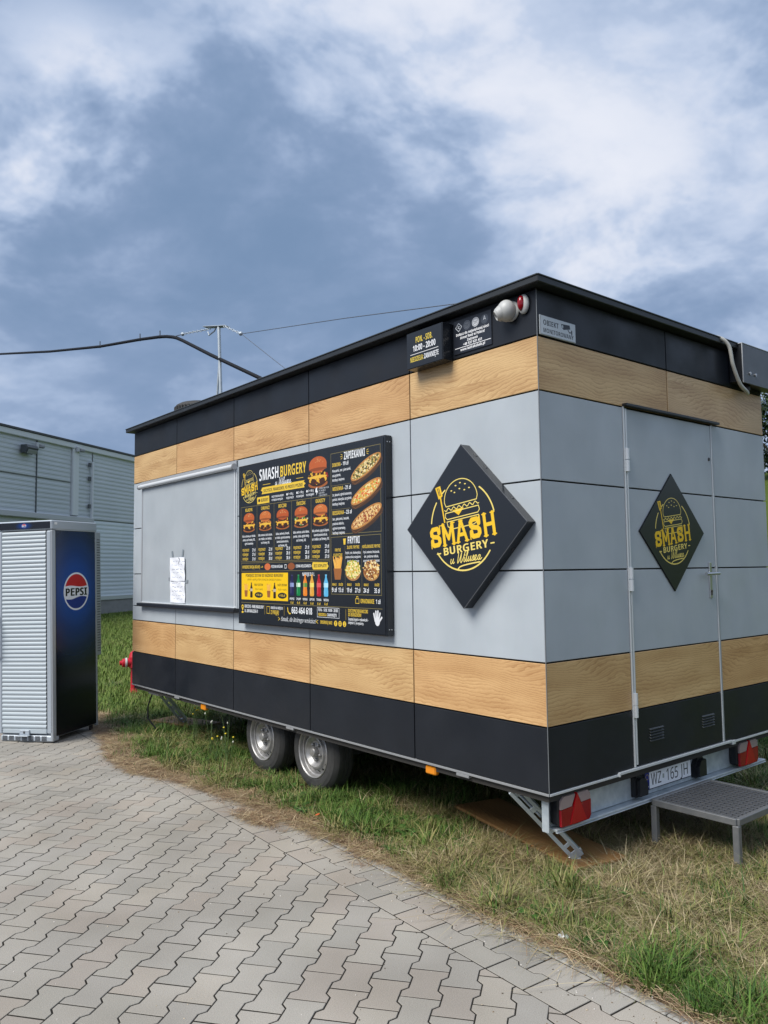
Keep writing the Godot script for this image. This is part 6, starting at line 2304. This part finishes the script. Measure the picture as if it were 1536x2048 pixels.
func tuft_mesh(r: RandomNumberGenerator, n: int, spread: float, h0: float, h1: float, w: float, lean0: float, lean1: float, droop: float) -> Mesh:
	var s := mb()
	for i in n:
		var a := r.randf() * TAU
		var d := Vector3(cos(a), 0, sin(a))
		var a2 := r.randf() * TAU
		var p := Vector3(cos(a2), 0, sin(a2)) * spread * sqrt(r.randf())
		var t := r.randf_range(0.72, 1.15)
		blade(s, p + Vector3.DOWN * 0.008, d * r.randf_range(lean0, lean1), r.randf_range(h0, h1), w * r.randf_range(0.7, 1.2), r.randf_range(0.1, 1.0) * droop, 3, Color(t, t * r.randf_range(0.94, 1.04), t * r.randf_range(0.85, 1.1)))
	return s.commit()


func scatter(called: String, mesh: Mesh, m: Material, where: Array, tints: Array) -> void:
	var mm := MultiMesh.new()
	mm.transform_format = MultiMesh.TRANSFORM_3D
	mm.use_colors = true
	mm.mesh = mesh
	mm.instance_count = where.size()
	for i in where.size():
		mm.set_instance_transform(i, where[i])
		mm.set_instance_color(i, tints[i])
	var o := MultiMeshInstance3D.new()
	o.name = called
	o.multimesh = mm
	o.material_override = m
	o.set_meta("kind", "stuff")
	add_child(o, true)


func dry_at(x: float, z: float) -> float:
	# 0 fresh green, 1 hay
	var n := bump.get_noise_2d(x * 22.0 + 300.0, z * 22.0) * 1.1 + bump.get_noise_2d(x * 70.0, z * 70.0 + 90.0) * 0.6
	var d := 0.12
	d += 0.52 * smoothstep(-1.5, -0.6, x)
	d += 0.25 * smoothstep(-3.4, -1.6, x) * smoothstep(0.2, -0.4, z)
	d -= 0.75 * smoothstep(-1.5, -2.3, z)
	d -= 0.55 * exp(-(pow(x - 1.0, 2.0) + pow(z - 0.38, 2.0)) / 0.05)
	d -= 0.5 * exp(-(pow(x + 1.05, 2.0) + pow(z - 0.12, 2.0)) / 0.10)
	d -= 0.35 * exp(-(pow(x + 0.35, 2.0) + pow(z - 0.28, 2.0)) / 0.08)
	d -= 0.35 * exp(-(pow(x - 0.3, 2.0) + pow(z - 0.30, 2.0)) / 0.02)
	return clampf(d + n * 0.75, 0.0, 1.0)


func build_vegetation() -> void:
	var r := RandomNumberGenerator.new()
	r.seed = 2024
	var gm := mat(Color.WHITE, 0.62, 0.0, 0.3)
	gm.vertex_color_use_as_albedo = true
	gm.backlight_enabled = true
	gm.backlight = Color(0.22, 0.24, 0.10)
	var sm := mat(Color.WHITE, 0.75, 0.0, 0.3)
	sm.vertex_color_use_as_albedo = true
	var green := [Color(0.105, 0.195, 0.036), Color(0.075, 0.155, 0.030), Color(0.150, 0.230, 0.055), Color(0.052, 0.105, 0.028)]
	var olive := [Color(0.24, 0.245, 0.085), Color(0.20, 0.215, 0.07), Color(0.30, 0.275, 0.115)]
	var hay := [Color(0.44, 0.36, 0.21), Color(0.35, 0.275, 0.155), Color(0.54, 0.46, 0.28), Color(0.22, 0.165, 0.095)]
	var up := []
	for v in 4:
		up.append(tuft_mesh(r, 14, 0.045, 0.035, 0.105, 0.0056, 0.2, 1.0, 0.9))
	var lying := []
	for v in 4:
		lying.append(tuft_mesh(r, 13, 0.07, 0.045, 0.125, 0.0042, 0.6, 2.0, 1.7))
	var tall := []
	for v in 3:
		tall.append(tuft_mesh(r, 10, 0.035, 0.09, 0.19, 0.0068, 0.2, 1.0, 0.9))
	var sets := {}
	var put_one := func(key: String, v: int, t: Transform3D, c: Color) -> void:
		var kk := "%s%d" % [key, v]
		if not sets.has(kk):
			sets[kk] = [[], []]
		sets[kk][0].append(t)
		sets[kk][1].append(c)
	# near field: everything the picture shows close up
	var tries := 0
	while tries < 135000:
		tries += 1
		var x := r.randf_range(-9.0, 2.0)
		var z := r.randf_range(-5.0, 0.75)
		var e := edge_z(x) + bump.get_noise_2d(x * 60.0, z * 60.0) * 0.07
		var inside := e - z
		if inside < 0.015:
			continue
		var sp := seen_at(Vector3(x, 0.03, z))
		if sp.x < -120 or sp.x > 900 or sp.y > 1130:
			continue
		# keep fewer where it is far, and thin along the trodden edge
		var keep := clampf(1.45 - sp.z * 0.105, 0.30, 1.0)
		var bare := smoothstep(0.01, 0.20, inside + bump.get_noise_2d(x * 30.0, z * 30.0) * 0.2)
		if x > -1.0:
			bare = smoothstep(-0.03, 0.08, inside + bump.get_noise_2d(x * 30.0, z * 30.0) * 0.1)
		if x < -3.3:
			bare = smoothstep(0.10, 0.42, inside + bump.get_noise_2d(x * 30.0, z * 30.0) * 0.25)
		keep *= clampf(0.95 + bump.get_noise_2d(x * 55.0 - 40.0, z * 55.0) * 1.3, 0.25, 1.0)
		if r.randf() > keep * (0.04 + 0.96 * bare):
			continue
		var under := x < 0.0 and z < -0.25 and z > -2.3
		if under and r.randf() < 0.35:
			continue
		# leave the boards and the wheels' footprints free
		var off_board := z + 0.585 - (x + 0.62) * 0.25
		if off_board > -0.17 and off_board < 0.235 and x > -1.22 and x < 0.02 and r.randf() < (0.98 if off_board < 0.175 else 0.75):
			continue
		if z < -0.05 and z > -0.34 and (absf(x + 2.316) < 0.13 or absf(x + 3.05) < 0.13):
			continue
		var y := ground_y(x, z)
		var dry := dry_at(x, z)
		var q := Basis(Vector3.UP, r.randf() * TAU)
		var sc := r.randf_range(0.65, 1.25) * (1.0 + 0.55 * bump.get_noise_2d(x * 45.0, z * 45.0 + 60.0))
		q = q.scaled(Vector3(sc, sc * r.randf_range(0.75, 1.15), sc))
		var t := Transform3D(q, Vector3(x, y, z))
		var pick := r.randf()
		if pick < dry * 0.95:
			var c: Color = hay[r.randi() % 4] if r.randf() < 0.30 + dry * 0.45 else olive[r.randi() % 3]
			put_one.call("lying", r.randi() % 4, t, c)
		else:
			var c: Color = green[r.randi() % 4] if r.randf() < 1.0 - dry * 0.8 else olive[r.randi() % 3]
			if (r.randf() < 0.05 and not under) or (x > 0.75 and z > 0.15 and r.randf() < 0.30) or (z < -1.6 and r.randf() < 0.12):
				put_one.call("tall", r.randi() % 3, t, c)
			else:
				put_one.call("up", r.randi() % 4, t, c)
	for kk in sets:
		var v := int(kk.right(1))
		var mesh: Mesh = up[v] if kk.begins_with("up") else (tall[v] if kk.begins_with("tall") else lying[v])
		scatter("grass", mesh, gm, sets[kk][0], sets[kk][1])
	# farther grass: bigger tufts out to the warehouse and up the slope
	var far_tuft := tuft_mesh(r, 18, 0.17, 0.04, 0.11, 0.011, 0.1, 0.9, 0.7)
	var where := []
	var tints := []
	var bright := [Color(0.15, 0.22, 0.045), Color(0.12, 0.19, 0.04), Color(0.19, 0.245, 0.065)]
	tries = 0
	while tries < 60000:
		tries += 1
		var dist := 5.0 + 55.0 * pow(r.randf(), 1.7)
		var a := r.randf_range(-0.10, 0.65) if r.randf() < 0.75 else r.randf_range(0.65, 1.35)
		var dirv := Vector3(-0.955, 0, -0.295).rotated(Vector3.UP, -a + 0.0)
		var p := CAM + dirv * dist
		if p.x > -6.0 and p.z > -5.0:
			continue
		if edge_z(p.x) - p.z < 0.3:
			continue
		var fx := (p - Vector3(-26.04, 0, -3.49)).dot(Vector3(0.816, 0, -0.578))
		if fx < 0.25 and p.x < -18.0 and p.z > -24.0:
			continue
		p.y = ground_y(p.x, p.z)
		var q := Basis(Vector3.UP, r.randf() * TAU).scaled(Vector3.ONE * r.randf_range(0.7, 1.3))
		where.append(Transform3D(q, p))
		tints.append(bright[r.randi() % 3] if dist > 9.0 else green[r.randi() % 4])
	scatter("distant_grass", far_tuft, gm, where, tints)
	# loose straw on the bare edge and over the hay
	var s := mb()
	for i in 9:
		var a := r.randf() * TAU
		var b := a + r.randf_range(-0.5, 0.5)
		var p := Vector3(r.randf_range(-0.04, 0.04), r.randf_range(0.002, 0.012), r.randf_range(-0.04, 0.04))
		var l := r.randf_range(0.02, 0.06)
		var m1 := p + Vector3(cos(a), r.randf_range(-0.06, 0.12), sin(a)) * l
		var m2 := m1 + Vector3(cos(b), r.randf_range(-0.15, 0.05), sin(b)) * l
		var sd := Vector3(-sin(a), 0, cos(a)) * 0.0011
		var tn := r.randf_range(0.6, 1.2)
		s.set_color(Color(tn, tn * 0.98, tn * 0.92))
		quad(s, p - sd, p + sd, m1 + sd, m1 - sd, Vector3.UP)
		quad(s, m1 - sd, m1 + sd, m2 + sd * 0.5, m2 - sd * 0.5, Vector3.UP)
	var straw := s.commit()
	where = []
	tints = []
	var pale := [Color(0.42, 0.32, 0.20), Color(0.32, 0.215, 0.13), Color(0.24, 0.155, 0.10), Color(0.55, 0.45, 0.29)]
	for i in 11000:
		var x := r.randf_range(-6.6, 1.7)
		var off := r.randfn() * 0.10
		if x < -3.2:
			off = r.randf_range(-0.05, 0.34)
		elif x < -0.9:
			off = r.randfn() * 0.055 + 0.04
		else:
			if r.randf() < 0.85:
				continue
			off = r.randfn() * 0.03 + 0.015
		if r.randf() < 0.33:
			x = r.randf_range(-2.2, 1.8)
			off = r.randf_range(0.0, 1.4)
			if r.randf() > dry_at(x, edge_z(x) - off):
				continue
		var z := edge_z(x) - off
		# two spills of straw onto the stones
		if i % 40 == 0:
			x = -2.05 + r.randfn() * 0.13
			z = 0.52 + r.randfn() * 0.035
		var y := maxf(ground_y(x, z), 0.0) + 0.002
		where.append(Transform3D(Basis.from_euler(Vector3(r.randfn() * 0.12, r.randf() * TAU, r.randfn() * 0.12)).scaled(Vector3.ONE * r.randf_range(0.5, 1.15)), Vector3(x, y, z)))
		tints.append(pale[r.randi() % 4])
	scatter("straw", straw, sm, where, tints)
	# a few long loose stalks lying over the kerb
	s = mb()
	for i in 46:
		var x := r.randf_range(-0.4, 1.25)
		var z := edge_z(x) + r.randfn() * 0.025
		var a := r.randfn() * 0.28 + 0.06
		var l := r.randf_range(0.10, 0.30)
		var p := Vector3(x, 0.010, z)
		var q := p + Vector3(cos(a) * l * 0.5, 0.014, sin(a) * l * 0.5)
		var e := p + Vector3(cos(a + 0.15) * l, 0.006, sin(a + 0.15) * l)
		s.set_color(pale[r.randi() % 4])
		tube(s, [p, q, e], 0.0013, 4, false)
	var o := obj("long_straw", s, sm)
	o.set_meta("kind", "stuff")
	s = mb()
	ellipsoid(s, Transform3D.IDENTITY, Vector3(0.0035, 0.0018, 0.0028), 3, 5)
	var grit := s.commit()
	where = []
	tints = []
	for i in 1500:
		var x := r.randf_range(-6.0, 1.2)
		var z := edge_z(x) + absf(r.randfn()) * (0.18 if i % 3 else 1.2)
		where.append(Transform3D(Basis(Vector3.UP, r.randf() * TAU).scaled(Vector3.ONE * r.randf_range(0.35, 1.5)), Vector3(x, 0.001, z)))
		tints.append([Color(0.20, 0.15, 0.10), Color(0.45, 0.38, 0.28), Color(0.10, 0.08, 0.06), Color(0.55, 0.52, 0.48)][r.randi() % 4])
	scatter("grit", grit, sm, where, tints)
	weeds(r, gm)
	litter(r)


func weeds(r: RandomNumberGenerator, gm: Material) -> void:
	# broad leaves among the grass
	var s := mb()
	for i in 9:
		var a := TAU * i / 9 + r.randf() * 0.4
		var d := Vector3(cos(a), 0, sin(a))
		var sd := Vector3(-sin(a), 0, cos(a))
		var l := r.randf_range(0.05, 0.10)
		var w := l * 0.24
		var p := [Vector3.ZERO, d * l * 0.4 + Vector3.UP * l * 0.35, d * l * 0.8 + Vector3.UP * l * 0.42, d * l * 1.1 + Vector3.UP * l * 0.28]
		var ww := [w * 0.2, w, w * 0.85, 0.0]
		s.set_color(Color.WHITE * r.randf_range(0.8, 1.15))
		for k in 3:
			quad(s, p[k] - sd * ww[k], p[k], p[k + 1], p[k + 1] - sd * ww[k + 1], (Vector3.UP - sd * 0.3).normalized())
			quad(s, p[k] + sd * ww[k], p[k], p[k + 1], p[k + 1] + sd * ww[k + 1], (Vector3.UP + sd * 0.3).normalized())
	var leafy := s.commit()
	var where := []
	var tints := []
	for i in 130:
		var x := r.randf_range(-5.6, -0.7) if i % 7 else r.randf_range(-0.7, 1.2)
		var z := edge_z(x) - r.randf_range(0.12, 0.75)
		if x < -3.4:
			z -= 0.35
		where.append(Transform3D(Basis(Vector3.UP, r.randf() * TAU).scaled(Vector3.ONE * r.randf_range(0.4, 0.9)), Vector3(x, ground_y(x, z) + 0.004, z)))
		tints.append([Color(0.06, 0.15, 0.03), Color(0.075, 0.175, 0.04), Color(0.05, 0.12, 0.03)][r.randi() % 3])
	scatter("broadleaf_weeds", leafy, gm, where, tints)
	var stem_m := mat(lin(0.08, 0.13, 0.04), 0.6)
	var yellow := mat(lin(0.72, 0.55, 0.03), 0.6)
	var white := mat(lin(0.60, 0.60, 0.52), 0.7)
	var list := [[-3.40, 0.02, 0.34, 0, "tall yellow wildflower just left of the front wheel"], [-3.52, 0.05, 0.26, 0, "shorter yellow wildflower behind the tall one by the wheels"], [-3.75, -0.02, 0.40, 1, "white seed head stalk standing left of the wheels"], [-3.60, -0.10, 0.44, 1, "tallest white seed head stalk against the dark under the trailer"], [-4.35, -0.15, 0.42, 0, "yellow wildflower under the trailer beside the front steady leg"], [-4.5, -0.25, 0.38, 0, "yellow wildflower deepest under the trailer near the steady leg"], [-3.28, 0.06, 0.30, 1, "small white seed head stalk closest to the wheel rim"]]
	for g in list:
		var base := Vector3(g[0], ground_y(g[0], g[1]), g[1])
		var o := thing("wildflower", g[4], "wildflower", "wildflowers by the wheels", base)
		var st := mb()
		var hd := mb()
		for k in 3:
			var tip := Vector3(r.randf_range(-0.06, 0.06), g[2] * r.randf_range(0.75, 1.0), r.randf_range(-0.05, 0.05))
			tube(st, [Vector3.ZERO, tip * Vector3(0.4, 0.55, 0.4), tip], 0.0022, 5)
			for l in 4:
				var p := tip * r.randf_range(0.2, 0.8)
				var a := r.randf() * TAU
				var d := Vector3(cos(a), 0.5, sin(a)) * 0.03
				quad(st, p, p + d * 0.5 + Vector3(0.005, 0, 0.004), p + d, p + d * 0.5 - Vector3(0.005, 0, 0.004), Vector3.UP)
			ellipsoid(hd, spot(tip), Vector3(0.009, 0.006, 0.009) if g[3] == 0 else Vector3(0.006, 0.009, 0.006), 5, 8)
		obj("stem", st, stem_m, o)
		obj("flower_heads", hd, yellow if g[3] == 0 else white, o)


func litter(r: RandomNumberGenerator) -> void:
	var s := mb()
	var pts := []
	for j in 5:
		for i in 5:
			pts.append(Vector3((i - 2) * 0.011 + r.randfn() * 0.002, absf(r.randfn()) * 0.012, (j - 2) * 0.009 + r.randfn() * 0.002))
	for j in 4:
		for i in 4:
			var a := j * 5 + i
			var n: Vector3 = (pts[a + 5] - pts[a]).cross(pts[a + 1] - pts[a]).normalized()
			quad(s, pts[a], pts[a + 1], pts[a + 6], pts[a + 5], n)
	var o := obj("paper_scrap", s, mat(lin(0.62, 0.66, 0.66), 0.6))
	o.position = Vector3(0.355, ground_y(0.355, 0.36) + 0.012, 0.36)
	tag(o, "crumpled white paper scrap in the grass beside the kerb", "litter")
	s = mb()
	rbox(s, Transform3D(Basis.from_euler(Vector3(0.2, 0.7, 0.1)), Vector3.ZERO), Vector3(0.032, 0.008, 0.018), 0.002)
	o = obj("wood_chip", s, mat(lin(0.52, 0.40, 0.27), 0.8))
	o.position = Vector3(-0.455, 0.012, 0.425)
	tag(o, "pale wood chip at the edge of the paving", "wood chip")
	s = mb()
	ellipsoid(s, Transform3D(Basis.from_euler(Vector3(0.3, 0.2, 0.3)), Vector3.ZERO), Vector3(0.022, 0.004, 0.014), 5, 8)
	o = obj("orange_leaf", s, mat(lin(0.45, 0.09, 0.02), 0.6))
	o.position = Vector3(-1.72, ground_y(-1.72, 0.25) + 0.05, 0.25)
	tag(o, "small orange leaf lying in the grass below the wheels", "leaf")


func build_hydrant() -> void:
	var o := thing("fire_hydrant", "red fire hydrant with a white ringed outlet, standing behind the trailer's left end", "fire hydrant", "", Vector3(-7.9, 0.0, -0.98))
	var s := mb()
	lathe(s, Transform3D.IDENTITY, [Vector2(0.0, -0.02), Vector2(0.085, -0.02), Vector2(0.085, 0.03), Vector2(0.05, 0.05), Vector2(0.042, 0.08), Vector2(0.042, 0.34), Vector2(0.065, 0.36), Vector2(0.068, 0.50), Vector2(0.05, 0.56), Vector2(0.02, 0.58), Vector2(0.0, 0.58)], 20)
	obj("body", s, M.red_paint, o)
	for sd in [-1.0, 1.0]:
		var y: Vector3 = Vector3(-0.295, 0.0, 0.955) * sd
		var f := Transform3D(Basis(Vector3.UP, y, Vector3.UP.cross(y)), Vector3(0, 0.425, 0))
		s = mb()
		lathe(s, f, [Vector2(0.058, 0.04), Vector2(0.058, 0.088)], 18)
		lathe(s, f, [Vector2(0.054, 0.112), Vector2(0.060, 0.120), Vector2(0.055, 0.150), Vector2(0.032, 0.158), Vector2(0.030, 0.186), Vector2(0.0, 0.188)], 18)
		var c := obj("outlet", s, M.red_paint, o)
		s = mb()
		lathe(s, f, [Vector2(0.056, 0.086), Vector2(0.068, 0.090), Vector2(0.068, 0.110), Vector2(0.054, 0.114)], 18)
		obj("white_ring", s, mat(lin(0.60, 0.60, 0.58), 0.4), c)
